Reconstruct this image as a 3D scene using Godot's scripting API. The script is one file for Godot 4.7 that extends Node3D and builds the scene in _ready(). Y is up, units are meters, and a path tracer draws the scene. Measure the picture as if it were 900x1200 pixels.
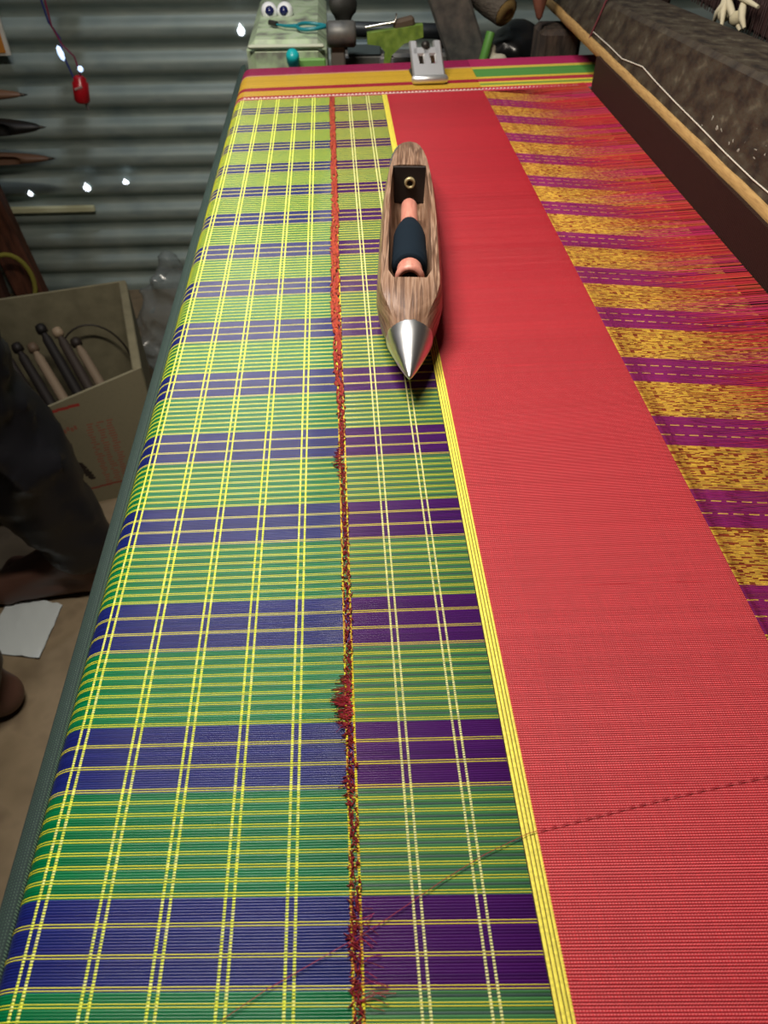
extends Node3D
# A handloom seen from above its cloth: plaid and red cloth, a boat shuttle, the reed and sley on the right, a corrugated wall behind.

var rng := RandomNumberGenerator.new()

# ---------------------------------------------------------------- helpers
func hexl(h: String) -> Color:
	return Color(h).srgb_to_linear()

func mat(h: String, rough := 0.8, metal := 0.0, spec := 0.5) -> StandardMaterial3D:
	var m := StandardMaterial3D.new()
	m.albedo_color = Color(h)
	m.roughness = rough
	m.metallic = metal
	m.metallic_specular = spec
	return m

func vmat(rough := 0.8, spec := 0.5, metal := 0.0) -> StandardMaterial3D:
	var m := mat("ffffff", rough, metal, spec)
	m.vertex_color_use_as_albedo = true
	return m

func noise_tex(freq: float, cols: Array, sd: int, size := 256, oct := 4, lac := 2.0) -> NoiseTexture2D:
	var n := FastNoiseLite.new()
	n.seed = sd
	n.frequency = freq
	n.fractal_octaves = oct
	n.fractal_lacunarity = lac
	var t := NoiseTexture2D.new()
	t.width = size
	t.height = size
	t.seamless = true
	t.noise = n
	var g := Gradient.new()
	var offs := PackedFloat32Array()
	var cs := PackedColorArray()
	for i in cols.size():
		offs.append(float(i) / maxf(1.0, cols.size() - 1))
		cs.append(Color(cols[i]))
	g.offsets = offs
	g.colors = cs
	t.color_ramp = g
	return t

func tri_mat(cols: Array, freq: float, scale: Vector3, rough: float, sd: int, metal := 0.0, relief := 0.0, world := false) -> StandardMaterial3D:
	var m := mat("ffffff", rough, metal)
	m.albedo_texture = noise_tex(freq, cols, sd)
	m.uv1_triplanar = true
	m.uv1_world_triplanar = world
	m.uv1_scale = scale
	if relief > 0.0:
		m.heightmap_enabled = true
		m.heightmap_scale = relief
		m.heightmap_texture = noise_tex(freq * 1.7, ["000000", "ffffff"], sd + 50)
	return m

func st_new() -> SurfaceTool:
	var st := SurfaceTool.new()
	st.begin(Mesh.PRIMITIVE_TRIANGLES)
	st.set_smooth_group(0)
	return st

func tri(st: SurfaceTool, a: Vector3, b: Vector3, c: Vector3) -> void:
	st.add_vertex(a)
	st.add_vertex(b)
	st.add_vertex(c)

func quad(st: SurfaceTool, a: Vector3, b: Vector3, c: Vector3, d: Vector3) -> void:
	tri(st, a, b, c)
	tri(st, a, c, d)

func obj(called: String, st: SurfaceTool, m: Material, parent: Node = self, normals := true) -> MeshInstance3D:
	if normals:
		st.generate_normals()
	var o := MeshInstance3D.new()
	o.name = called
	o.mesh = st.commit()
	o.material_override = m
	parent.add_child(o, true)
	return o

func tag(o: Node, label: String, category: String, group := "", kind := "") -> Node:
	o.set_meta("label", label)
	o.set_meta("category", category)
	if group:
		o.set_meta("group", group)
	if kind:
		o.set_meta("kind", kind)
	return o

func thing(called: String, label: String, category: String, at := Vector3.ZERO, turn := 0.0, group := "") -> Node3D:
	var o := Node3D.new()
	o.name = called
	add_child(o, true)
	o.position = at
	o.rotation.y = turn
	tag(o, label, category, group)
	return o

func structure(called: String, st: SurfaceTool, m: Material) -> MeshInstance3D:
	var o := obj(called, st, m)
	o.set_meta("kind", "structure")
	return o

func stuff(o: Node) -> Node:
	o.set_meta("kind", "stuff")
	return o

# chamfered box; b turns it
func box(st: SurfaceTool, c: Vector3, size: Vector3, ch := 0.0, b := Basis.IDENTITY) -> void:
	st.set_smooth_group(-1)
	var h := size * 0.5
	var e := minf(ch, minf(h.x, minf(h.y, h.z)) * 0.9)
	if e <= 0.0:
		e = 0.00001
	var ax := [Vector3.RIGHT, Vector3.UP, Vector3.BACK]
	var p := func(sx, sy, sz, k) -> Vector3:      # corner point lying on the face across axis k
		var v := Vector3(sx * (h.x - (0.0 if k == 0 else e)), sy * (h.y - (0.0 if k == 1 else e)), sz * (h.z - (0.0 if k == 2 else e)))
		return c + b * v
	for k in 3:
		for s in [-1, 1]:
			var q := []
			for uv in [[-1, -1], [1, -1], [1, 1], [-1, 1]]:
				var sg := [0, 0, 0]
				sg[k] = s
				sg[(k + 1) % 3] = uv[0]
				sg[(k + 2) % 3] = uv[1]
				q.append(p.call(sg[0], sg[1], sg[2], k))
			if s < 0:
				quad(st, q[0], q[1], q[2], q[3])
			else:
				quad(st, q[3], q[2], q[1], q[0])
	if ch > 0.0:
		for k in 3:                                # edges along axis k
			var i := (k + 1) % 3
			var j := (k + 2) % 3
			for si in [-1, 1]:
				for sj in [-1, 1]:
					var q := []
					for t in [[-1, i], [1, i], [1, j], [-1, j]]:
						var sg := [0, 0, 0]
						sg[k] = t[0]
						sg[i] = si
						sg[j] = sj
						q.append(p.call(sg[0], sg[1], sg[2], t[1]))
					if si * sj > 0:
						quad(st, q[0], q[1], q[2], q[3])
					else:
						quad(st, q[3], q[2], q[1], q[0])
		for sx in [-1, 1]:
			for sy in [-1, 1]:
				for sz in [-1, 1]:
					var a: Vector3 = p.call(sx, sy, sz, 0)
					var d: Vector3 = p.call(sx, sy, sz, 1)
					var f: Vector3 = p.call(sx, sy, sz, 2)
					if sx * sy * sz > 0:
						tri(st, a, f, d)
					else:
						tri(st, a, d, f)
	st.set_smooth_group(0)

# swept tube; r is a number or a list of numbers
func tube(st: SurfaceTool, pts: Array, r, sides := 6, caps := true, squash := Vector2.ONE) -> void:
	var rings := []
	var last := Vector3.UP
	for i in pts.size():
		var d: Vector3 = (pts[mini(i + 1, pts.size() - 1)] - pts[maxi(i - 1, 0)]).normalized()
		var u := last - d * last.dot(d)
		if u.length() < 0.05:
			u = Vector3.RIGHT - d * d.x
		if u.length() < 0.05:
			u = Vector3.BACK - d * d.z
		u = u.normalized()
		last = u
		var w := d.cross(u)
		var rr: float = r[i] if r is Array else r
		var ring := []
		for k in sides:
			var a := TAU * k / sides
			ring.append(pts[i] + (u * cos(a) * squash.x + w * sin(a) * squash.y) * rr)
		rings.append(ring)
	for i in rings.size() - 1:
		for k in sides:
			var n := (k + 1) % sides
			quad(st, rings[i][k], rings[i + 1][k], rings[i + 1][n], rings[i][n])
	if caps:
		st.set_smooth_group(1)
		var e := rings.size() - 1
		for k in sides:
			var n := (k + 1) % sides
			tri(st, pts[0], rings[0][k], rings[0][n])
			tri(st, pts[e], rings[e][n], rings[e][k])
		st.set_smooth_group(0)

# profile of Vector2(radius, along y), turned about y, then placed by xf
func lathe(st: SurfaceTool, prof: Array, xf: Transform3D, sides := 24) -> void:
	for i in prof.size() - 1:
		for k in sides:
			var a := TAU * k / sides
			var b := TAU * (k + 1) / sides
			var p: Vector2 = prof[i]
			var q: Vector2 = prof[i + 1]
			var v0 := xf * Vector3(p.x * cos(a), p.y, p.x * sin(a))
			var v1 := xf * Vector3(q.x * cos(a), q.y, q.x * sin(a))
			var v2 := xf * Vector3(q.x * cos(b), q.y, q.x * sin(b))
			var v3 := xf * Vector3(p.x * cos(b), p.y, p.x * sin(b))
			if q.x > 1e-7:
				tri(st, v0, v2, v1)
			if p.x > 1e-7:
				tri(st, v0, v3, v2)

# flat outline (x, y) given thickness along z from 0 to d
func prism(st: SurfaceTool, poly: PackedVector2Array, d: float, xf: Transform3D) -> void:
	st.set_smooth_group(-1)
	var ix := Geometry2D.triangulate_polygon(poly)
	for i in range(0, ix.size(), 3):
		var a := poly[ix[i]]
		var b := poly[ix[i + 1]]
		var c := poly[ix[i + 2]]
		if (b - a).cross(c - a) < 0:
			var t := b
			b = c
			c = t
		tri(st, xf * Vector3(a.x, a.y, 0), xf * Vector3(b.x, b.y, 0), xf * Vector3(c.x, c.y, 0))
		tri(st, xf * Vector3(a.x, a.y, d), xf * Vector3(c.x, c.y, d), xf * Vector3(b.x, b.y, d))
	var area := 0.0
	for i in poly.size():
		area += poly[i].cross(poly[(i + 1) % poly.size()])
	for i in poly.size():
		var p := poly[i]
		var q := poly[(i + 1) % poly.size()]
		if area < 0:
			var t := p
			p = q
			q = t
		quad(st, xf * Vector3(p.x, p.y, 0), xf * Vector3(p.x, p.y, d), xf * Vector3(q.x, q.y, d), xf * Vector3(q.x, q.y, 0))
	st.set_smooth_group(0)

func frame(at: Vector3, ydir: Vector3, hint := Vector3.BACK) -> Transform3D:   # y axis along ydir
	var y := ydir.normalized()
	if absf(y.dot(hint)) > 0.98:
		hint = Vector3.RIGHT
	var x := y.cross(hint).normalized()
	return Transform3D(Basis(x, y, x.cross(y)), at)

# ---------------------------------------------------------------- bodies: tapered capsules joined by a smooth minimum, meshed as surface nets
func sdf_mesh(st: SurfaceTool, bones: Array, cell: float, k := 0.02, wob := 0.0) -> void:
	var lo := Vector3(1e9, 1e9, 1e9)
	var hi := -lo
	for b in bones:
		var R := maxf(b[2], b[3]) + cell * 2.5
		for e in 2:
			lo = lo.min(b[e] - Vector3.ONE * R)
			hi = hi.max(b[e] + Vector3.ONE * R)
	var n := Vector3i(((hi - lo) / cell).ceil()) + Vector3i.ONE
	var f := PackedFloat32Array()
	f.resize(n.x * n.y * n.z)
	f.fill(1.0)
	var fn := FastNoiseLite.new()
	fn.frequency = 9.0
	for b in bones:
		var a: Vector3 = b[0]
		var ab: Vector3 = b[1] - a
		var R := maxf(b[2], b[3]) + cell * 2.0 + k
		var i0 := Vector3i(((a.min(b[1]) - Vector3.ONE * R - lo) / cell).floor()).clamp(Vector3i.ZERO, n - Vector3i.ONE)
		var i1 := Vector3i(((a.max(b[1]) + Vector3.ONE * R - lo) / cell).ceil()).clamp(Vector3i.ZERO, n - Vector3i.ONE)
		var l2 := maxf(ab.length_squared(), 1e-9)
		for z in range(i0.z, i1.z + 1):
			for y in range(i0.y, i1.y + 1):
				var row := (z * n.y + y) * n.x
				for x in range(i0.x, i1.x + 1):
					var q := lo + Vector3(x, y, z) * cell - a
					var t := clampf(q.dot(ab) / l2, 0.0, 1.0)
					var d := (q - ab * t).length() - lerpf(b[2], b[3], t)
					var o := f[row + x]
					var h := maxf(k - absf(d - o), 0.0) / k
					f[row + x] = minf(d, o) - h * h * k * 0.25
	if wob > 0.0:
		for z in n.z:
			for y in n.y:
				var row := (z * n.y + y) * n.x
				for x in n.x:
					if f[row + x] < 0.06:
						var q := lo + Vector3(x, y, z) * cell
						f[row + x] += wob * fn.get_noise_3d(q.x, q.y * 1.3 + q.x * 0.8, q.z)
	var at := {}
	var off := [Vector3i(0, 0, 0), Vector3i(1, 0, 0), Vector3i(0, 1, 0), Vector3i(1, 1, 0), Vector3i(0, 0, 1), Vector3i(1, 0, 1), Vector3i(0, 1, 1), Vector3i(1, 1, 1)]
	var edges := [[0, 1], [2, 3], [4, 5], [6, 7], [0, 2], [1, 3], [4, 6], [5, 7], [0, 4], [1, 5], [2, 6], [3, 7]]
	var sy := n.x
	var sz := n.x * n.y
	for z in n.z - 1:
		for y in n.y - 1:
			for x in n.x - 1:
				var i := z * sz + y * sy + x
				var v := [f[i], f[i + 1], f[i + sy], f[i + sy + 1], f[i + sz], f[i + sz + 1], f[i + sz + sy], f[i + sz + sy + 1]]
				var neg := 0
				for w in v:
					if w < 0.0:
						neg += 1
				if neg == 0 or neg == 8:
					continue
				var sum := Vector3.ZERO
				var c := 0
				for e in edges:
					var p: float = v[e[0]]
					var q: float = v[e[1]]
					if (p < 0.0) != (q < 0.0):
						sum += Vector3(off[e[0]]).lerp(Vector3(off[e[1]]), p / (p - q))
						c += 1
				at[i] = lo + (Vector3(x, y, z) + sum / c) * cell
	for i in at:
		var x: int = i % sy
		var y: int = (i / sy) % n.y
		var z: int = i / sz
		if x == 0 or y == 0 or z == 0:
			continue
		for dim in 3:
			var j: int = i + [1, sy, sz][dim]
			var s0 := f[i] < 0.0
			if s0 == (f[j] < 0.0):
				continue
			var da: int = [sy, sz, 1][dim]
			var db: int = [sz, 1, sy][dim]
			if not (at.has(i - da) and at.has(i - db) and at.has(i - da - db)):
				continue
			if s0:
				quad(st, at[i], at[i - db], at[i - da - db], at[i - da])
			else:
				quad(st, at[i], at[i - da], at[i - da - db], at[i - db])

# ---------------------------------------------------------------- the cloth
const FELL := 0.1735
const FOLD := -0.105
const FOLD_R := 0.012
const CLOTH_Y := 0.75
const BORDER_Z := -0.945
const SELVEDGE_Z := -1.077
# middles of the blue bands along the weft, one every repeat, from the near end to the border
var bands := [0.175, 0.115, 0.054, -0.0085, -0.0705, -0.1339, -0.1955, -0.2573, -0.3180, -0.3774, -0.4396, -0.4983, -0.5573, -0.6177, -0.6761, -0.7317, -0.7894, -0.8461, -0.9033, -0.9600]

func warp_z(t: float) -> float:               # t counts repeats
	var i := clampi(int(floor(t)), 0, bands.size() - 2)
	return lerpf(bands[i], bands[i + 1], t - i)

func fan(z: float, x: float) -> float:        # the warp is not quite square to the weft
	var a := 0.0
	if z > -0.28:
		a = lerpf(0.0, 0.05, clampf((z + 0.28) / 0.21, 0.0, 1.4))
	else:
		a = lerpf(0.0, -0.078, clampf((-0.28 - z) / 0.67, 0.0, 1.3))
	return z + a * x

func cloth_xy(s: float) -> Vector2:           # s runs along the warp; left of the fold it goes down over the beam
	if s >= FOLD:
		return Vector2(s, CLOTH_Y)
	var th := (FOLD - s) / FOLD_R
	if th < PI / 2:
		return Vector2(FOLD - FOLD_R * sin(th), CLOTH_Y - FOLD_R * (1 - cos(th)))
	return Vector2(FOLD - FOLD_R, CLOTH_Y - FOLD_R - (th - PI / 2) * FOLD_R)

func cloth_normal(s: float) -> Vector3:
	var th := clampf((FOLD - s) / FOLD_R, 0.0, PI / 2)
	return Vector3(-sin(th), cos(th), 0)

func cloth_pt(s: float, z: float, up := 0.0) -> Vector3:
	var p := cloth_xy(s)
	return Vector3(p.x, p.y, fan(z, p.x)) + cloth_normal(s) * up

func cloth_cols(a: float, b: float, step := 0.02) -> Array:
	var out := []
	var s := a
	while s < FOLD - 1e-6 and s < b:
		out.append(s)
		s += 0.0027
	s = maxf(a, FOLD)
	while s < b - step * 0.3:
		out.append(s)
		s += step
	out.append(b)
	return out

# one warp yarn as a low ridge along the cloth from s = a to b
func yarn(st: SurfaceTool, cols: Array, z0: float, z1: float, height: float, base := 0.0, tap := 0.30) -> void:
	var zm := (z0 + z1) * 0.5
	var w := (z0 - z1)
	for i in cols.size() - 1:
		var a: float = cols[i]
		var b: float = cols[i + 1]
		var prof := [[z0, base - 0.0001], [zm + w * tap, base + height * 0.85], [zm - w * tap, base + height * 0.85], [z1, base - 0.0001]]
		for k in 3:
			var u0 := 0.0 + a / 0.004
			var u1 := 0.0 + b / 0.004
			var p := cloth_pt(a, prof[k][0], prof[k][1])
			var q := cloth_pt(b, prof[k][0], prof[k][1])
			var r := cloth_pt(b, prof[k + 1][0], prof[k + 1][1])
			var t := cloth_pt(a, prof[k + 1][0], prof[k + 1][1])
			var v0 := zm / 0.004 + k / 12.0
			st.set_uv(Vector2(u0, v0))
			st.add_vertex(p)
			st.set_uv(Vector2(u0, v0 + 0.08))
			st.add_vertex(t)
			st.set_uv(Vector2(u1, v0 + 0.08))
			st.add_vertex(r)
			st.set_uv(Vector2(u0, v0))
			st.add_vertex(p)
			st.set_uv(Vector2(u1, v0 + 0.08))
			st.add_vertex(r)
			st.set_uv(Vector2(u1, v0))
			st.add_vertex(q)

func jit(c: Color, amt: float) -> Color:
	var k := 1.0 + rng.randf_range(-amt, amt)
	return Color(c.r * k, c.g * k, c.b * k)

# small floats of a weft yarn lying over every other warp yarn
func weft_floats(st: SurfaceTool, x: float, z_from: float, z_to: float, w: float, pitch: float, cols: Array, h := 0.0006) -> void:
	var z := z_from
	while z > z_to:
		st.set_color(jit(cols[rng.randi() % cols.size()], 0.12))
		var l := pitch * 0.74
		var a := cloth_pt(x - w * 0.5, z, 0.0002)
		var b := cloth_pt(x + w * 0.5, z - l * 0.12, 0.0002)
		var c := cloth_pt(x + w * 0.5, z - l, 0.0002)
		var d := cloth_pt(x - w * 0.5, z - l * 0.88, 0.0002)
		var e := cloth_pt(x, z - l * 0.25, h)
		var f := cloth_pt(x, z - l * 0.75, h)
		tri(st, a, e, b)
		quad(st, b, e, f, c)
		tri(st, c, f, d)
		quad(st, d, f, e, a)
		z -= pitch

func weave_tex() -> ImageTexture:             # the weft showing between the yarns: fine ticks across them
	var im := Image.create(64, 64, false, Image.FORMAT_RGB8)
	for y in 64:
		for x in 64:
			var k := 0.90 + 0.10 * cos(TAU * x / 8.0 + PI * floor(y / 8.0)) + rng.randf_range(-0.05, 0.05)
			im.set_pixel(x, y, Color(k, k, k))
	return ImageTexture.create_from_image(im)

func tick_tex() -> ImageTexture:             # yarns dipping under every other pick
	var im := Image.create(64, 64, false, Image.FORMAT_RGB8)
	for y in 64:
		for x in 64:
			var k := 0.80 + 0.20 * cos(TAU * x / 16.0 + PI * floor(y / 4.0)) + rng.randf_range(-0.06, 0.06)
			im.set_pixel(x, y, Color(minf(1.0, k * 1.05), k, k))
	return ImageTexture.create_from_image(im)

func red_tex(normal: bool) -> ImageTexture:   # plain weave of fine crimson yarns with uneven thickness
	var n := 768
	var im := Image.create(n, n, false, Image.FORMAT_RGB8)
	var rows := []
	var cols := []
	var r2 := RandomNumberGenerator.new()
	r2.seed = 77
	for i in n / 4:
		rows.append(r2.randf_range(-1, 1))
		cols.append(r2.randf_range(-1, 1) * (1.9 if r2.randf() < 0.04 else 1.0))
	for y in n:
		var pr := sin(PI * ((y % 4) + 0.5) / 4.0)
		for x in n:
			var pc := sin(PI * ((x % 4) + 0.5) / 4.0)
			var over := (x / 4 + y / 4) % 2 == 0
			if normal:
				var h := (0.45 + 0.5 * pr) if over else (0.45 + 0.5 * pc)
				im.set_pixel(x, y, Color(h, h, h))
			else:
				var k: float = 0.80 + (0.20 * pr + 0.06 * rows[y / 4] if over else 0.16 * pc + 0.05 * cols[x / 4] - 0.20)
				k *= r2.randf_range(0.86, 1.1)
				im.set_pixel(x, y, Color(k, k, k) if over else Color(k * 1.2, k * 0.55, k * 0.6))
	if normal:
		im.bump_map_to_normal_map(2.0)
	return ImageTexture.create_from_image(im)

func build_cloth() -> void:
	var cloth := thing("woven_cloth", "plaid and crimson handwoven cloth stretched across the loom under the shuttle", "cloth", Vector3.ZERO)
	var green := hexl("0e7848")
	var green2 := hexl("47804e")
	var blue := hexl("202975")
	var purple := hexl("481a64")
	var yellow := hexl("ece628")
	var cl := cloth_cols(FOLD - FOLD_R * 3.0, -0.0045, 0.02)
	var cr := cloth_cols(-0.0045, 0.0535, 0.02)
	var st_gl := st_new()
	var st_gr := st_new()
	var st_yl := st_new()
	var st_yr := st_new()
	var reps := bands.size() - 2
	for rep in reps + 1:
		for u in 14:
			# a blue band is six units wide; yellow pairs stand at its edges, twice inside it and at every unit of the green
			var t0 := rep + (u - 3.0) / 14.0
			var b0 := u < 6
			var pair := u == 0 or u == 2 or u == 4 or u >= 6
			for y in 5:
				var t := t0 + y / 70.0
				var z0 := warp_z(t)
				var z1 := warp_z(t + 1.0 / 70.0)
				if z1 < BORDER_Z or z0 > 0.12:
					continue
				if pair and y < 2:
					st_yl.set_color(jit(yellow, 0.06))
					st_gl.set_color(jit(blue if b0 else green, 0.16))
					yarn(st_gl, cl, z0, z1, 0.00012)
					yarn(st_yl, cl, z0 - 0.00026, z1 + 0.00026, 0.00025)
					st_yr.set_color(jit(yellow.lerp(hexl("c79a1c"), 0.30), 0.06))
					st_gr.set_color(jit(purple if b0 else green2, 0.16))
					yarn(st_gr, cr, z0, z1, 0.00012)
					yarn(st_yr, cr, z0 - 0.00022, z1 + 0.00028, 0.00024)
				else:
					st_gl.set_color(jit(blue if b0 else green, 0.16))
					yarn(st_gl, cl, z0, z1, 0.00016, 0.0, 0.38)
					st_gr.set_color(jit(purple if b0 else (green2 if y != 3 else green2.lerp(purple, 0.45)), 0.16))
					yarn(st_gr, cr, z0, z1, 0.00016, 0.0, 0.38)
	var ground := vmat(0.24, 0.33)
	ground.albedo_texture = weave_tex()
	obj("plaid_ground", st_gl, ground, cloth).set_meta("label", "green and blue checked ground of the left panel")
	obj("plaid_ground", st_gr, ground, cloth).set_meta("label", "green and purple checked ground of the narrow middle panel")
	var ym := vmat(0.5, 0.5)
	stuff(obj("yellow_warp_yarn", st_yl, ym, cloth))
	stuff(obj("yellow_warp_yarn", st_yr, ym, cloth))
	# pale double weft lines
	var st := st_new()
	var pale := [hexl("e8f04e"), hexl("e2ee58"), hexl("eef28c")]
	for x in [-0.1076, -0.1049, -0.0872, -0.0846, -0.0672, -0.0646, -0.0468, -0.0440, -0.0266, -0.0238]:
		weft_floats(st, x, 0.10, BORDER_Z, 0.00098, 0.00094, pale)
	for x in [0.0143, 0.0169, 0.0351, 0.0378]:
		weft_floats(st, x, 0.10, BORDER_Z, 0.00085, 0.00094, [hexl("e6e6a0"), hexl("dede90")], 0.0005)
	for x in [-0.0059, -0.0029]:
		weft_floats(st, x, 0.10, BORDER_Z, 0.0009, 0.00094, [yellow, hexl("e0b030")], 0.0007)
	stuff(obj("pale_weft_line", st, vmat(0.55), cloth))
	# the yellow stripe beside the crimson panel, with thin dark lines in it
	st = st_new()
	var dk := st_new()
	var lines := [0.0537, 0.0552, 0.0567, 0.0581, 0.0596]
	for i in 4:
		var z := 0.12
		while z > BORDER_Z:
			st.set_color(jit(hexl("ecdf52") if i != 3 else hexl("e6d84a"), 0.12))
			var p := 0.00088
			var x0: float = lines[i] + 0.00012
			var x1: float = lines[i + 1] - 0.00012
			var a := cloth_pt(x0, z, 0.0002)
			var b := cloth_pt(x1, z, 0.0002)
			var c := cloth_pt(x1, z - p, 0.0002)
			var d := cloth_pt(x0, z - p, 0.0002)
			var e := cloth_pt((x0 + x1) * 0.5, z - p * 0.5, 0.0006)
			tri(st, a, e, b)
			tri(st, b, e, c)
			tri(st, c, e, d)
			tri(st, d, e, a)
			z -= p
	for i in [0, 1, 2, 3]:
		var pts := []
		for k in 40:
			pts.append(cloth_pt(lines[i], lerpf(0.12, BORDER_Z, k / 39.0), 0.0003))
		tube(dk, pts, 0.00017, 4, false)
	obj("yellow_weft_stripe", st, vmat(0.6), cloth).set_meta("label", "yellow stripe between plaid and crimson")
	obj("dark_line", dk, mat("4a3a16", 0.8), cloth)
	# crimson panel
	st = st_new()
	var cols := []
	for i in 21:
		cols.append(lerpf(0.0590, FELL, i / 20.0))
	var zz := 0.12
	var prev := []
	for c in cols:
		prev.append(1.0)
	var colv := []
	for c in cols:
		colv.append(1.0 + rng.randf_range(-0.03, 0.03))
	var row_n := FastNoiseLite.new()
	row_n.frequency = 40.0
	row_n.seed = 5
	while zz > BORDER_Z:
		var nz := maxf(zz - 0.0024, BORDER_Z)
		var now := []
		var k := 1.0 + 0.10 * row_n.get_noise_2d(0.0, zz * 0.35) + rng.randf_range(-0.035, 0.035)
		for i in cols.size():
			now.append(k * colv[i] * (1.0 + 0.05 * row_n.get_noise_2d(float(i) * 0.02, zz * 0.6)))
		for i in cols.size() - 1:
			var c4 := [[i, zz, prev[i]], [i, nz, now[i]], [i + 1, nz, now[i + 1]], [i + 1, zz, prev[i + 1]]]
			for q in [0, 1, 2, 0, 2, 3]:
				var v = c4[q]
				st.set_color(Color(v[2], v[2], v[2]))
				st.set_uv(Vector2(cols[v[0]] / 0.096, v[1] / 0.096))
				st.set_normal(Vector3.UP)
				st.add_vertex(cloth_pt(cols[v[0]], v[1], 0.0003))
		prev = now
		zz = nz
	st.generate_normals()
	st.generate_tangents()
	var rm := vmat(0.5, 0.42)
	rm.albedo_color = Color("f47a80")
	rm.albedo_texture = red_tex(false)
	rm.normal_enabled = true
	rm.normal_texture = red_tex(true)
	rm.normal_scale = 1.0
	obj("crimson_panel", st, rm, cloth, false).set_meta("label", "plain crimson panel woven with fine uneven yarn")
	# deep red warp yarns standing proud of the pinker weft
	st = st_new()
	var crw := cloth_cols(0.0592, FELL, 0.012)
	var deep := hexl("b92032")
	var zr := 0.11
	while zr > BORDER_Z + 0.001:
		var pitch := 0.00092 * (1.0 + rng.randf_range(-0.08, 0.08))
		var kk := 1.0 + 0.12 * row_n.get_noise_2d(7.0, zr * 0.35) + rng.randf_range(-0.10, 0.10)
		st.set_color(Color(deep.r * kk, deep.g * kk, deep.b * kk))
		yarn(st, crw, zr, zr - pitch * 0.54, 0.00027, 0.0003, 0.22)
		zr -= pitch
	var wm := vmat(0.55, 0.4)
	wm.albedo_texture = tick_tex()
	stuff(obj("crimson_warp_yarn", st, wm, cloth))
	# slubs: single thick yarns that stand out of the crimson
	st = st_new()
	for s in [[0.0600, -0.1345, FELL, -0.1330, "e0606a"], [0.066, -0.121, 0.12, -0.120, "d8505c"], [0.060, -0.045, 0.128, -0.0465, "c02c3a"], [0.0605, -0.0595, FELL, -0.058, "d8404e"], [0.0605, -0.3845, 0.15, -0.386, "d8404e"], [0.06, -0.212, 0.17, -0.211, "d8404e"]]:
		st.set_color(hexl(s[4]))
		var pts := []
		for k in 12:
			pts.append(cloth_pt(lerpf(s[0], s[2], k / 11.0), lerpf(s[1], s[3], k / 11.0) + rng.randf_range(-0.0003, 0.0003), 0.0003))
		tube(st, pts, 0.00016, 4, false)
	for s in [[0.1275, 0.1, -0.36, "c6303e"], [0.1292, 0.1, -0.24, "de4452"], [0.110, -0.36, -0.46, "de4452"], [0.125, -0.37, -0.45, "de4a58"], [0.150, -0.30, -0.43, "de4a58"], [0.1435, -0.24, -0.37, "c42e3c"], [0.1600, -0.22, -0.36, "c42e3c"], [0.1545, -0.05, -0.18, "c8323f"]]:
		st.set_color(hexl(s[3]))
		var pts := []
		for k in 16:
			pts.append(cloth_pt(s[0] + rng.randf_range(-0.0002, 0.0002), lerpf(s[1], s[2], k / 15.0), 0.0002))
		tube(st, pts, 0.00012, 4, false)
	stuff(obj("slub_yarn", st, vmat(0.7), cloth))
	# border along the far selvedge: stripes that run with the warp
	st = st_new()
	var stripes := [[-0.945, -0.9475, "b02c3c"], [-0.9475, -0.9505, "e2b7b4"], [-0.9505, -0.9590, "b3303c"], [-0.9590, -0.9785, "d6ac3e"], [-0.9785, -0.9915, "a82a3e"], [-0.9915, -1.0405, "d9b03c"], [-1.0405, -1.0445, "d79a86"], [-1.0445, SELVEDGE_Z, "9c2857"]]
	var cb := cloth_cols(FOLD - FOLD_R * 3.0, FELL, 0.02)
	for s in stripes:
		var n := int(ceil((s[0] - s[1]) / 0.0011))
		for i in n:
			st.set_color(jit(hexl(s[2]), 0.1))
			yarn(st, cb, lerpf(s[0], s[1], i / float(n)), lerpf(s[0], s[1], (i + 1.0) / n), 0.0004)
	obj("striped_border", st, ground, cloth).set_meta("label", "magenta, yellow and red striped border along the far edge")
	st = st_new()
	var stripes2 := [[-0.945, -0.9505, "c03a56"], [-0.9505, -0.9590, "b82a48"], [-0.9590, -0.9650, "d9c240"], [-0.9650, -0.9730, "7f9a3e"], [-0.9730, -0.9785, "d9c240"], [-0.9785, -0.9915, "a8283e"], [-0.9915, -0.9990, "d2b53c"], [-0.9990, -1.0330, "4f8d40"], [-1.0330, -1.0425, "cdbb48"], [-1.0425, SELVEDGE_Z, "a81f58"]]
	var cb2 := cloth_cols(FELL, 0.40, 0.03)
	for s in stripes2:
		var n := int(ceil((s[0] - s[1]) / 0.0013))
		for i in n:
			st.set_color(jit(hexl(s[2]), 0.12))
			yarn(st, cb2, lerpf(s[0], s[1], i / float(n)), lerpf(s[0], s[1], (i + 1.0) / n), 0.0005)
	obj("border_warp", st, vmat(0.6), cloth).set_meta("label", "unwoven border warp with green and yellow stripes")
	st = st_new()
	var fx := FOLD
	while fx < 0.29:
		st.set_color(jit(hexl("f0dcd8"), 0.1))
		tube(st, [cloth_pt(fx, -0.9483, 0.0003), cloth_pt(fx + 0.0006, -0.9486, 0.0010), cloth_pt(fx + 0.0018, -0.9490, 0.0010), cloth_pt(fx + 0.0024, -0.9492, 0.0003)], 0.0007, 4)
		fx += 0.0044
	stuff(obj("white_stitch", st, vmat(0.7), cloth))
	# red tufts where the two plaid panels are joined
	st = st_new()
	var z := 0.10
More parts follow.
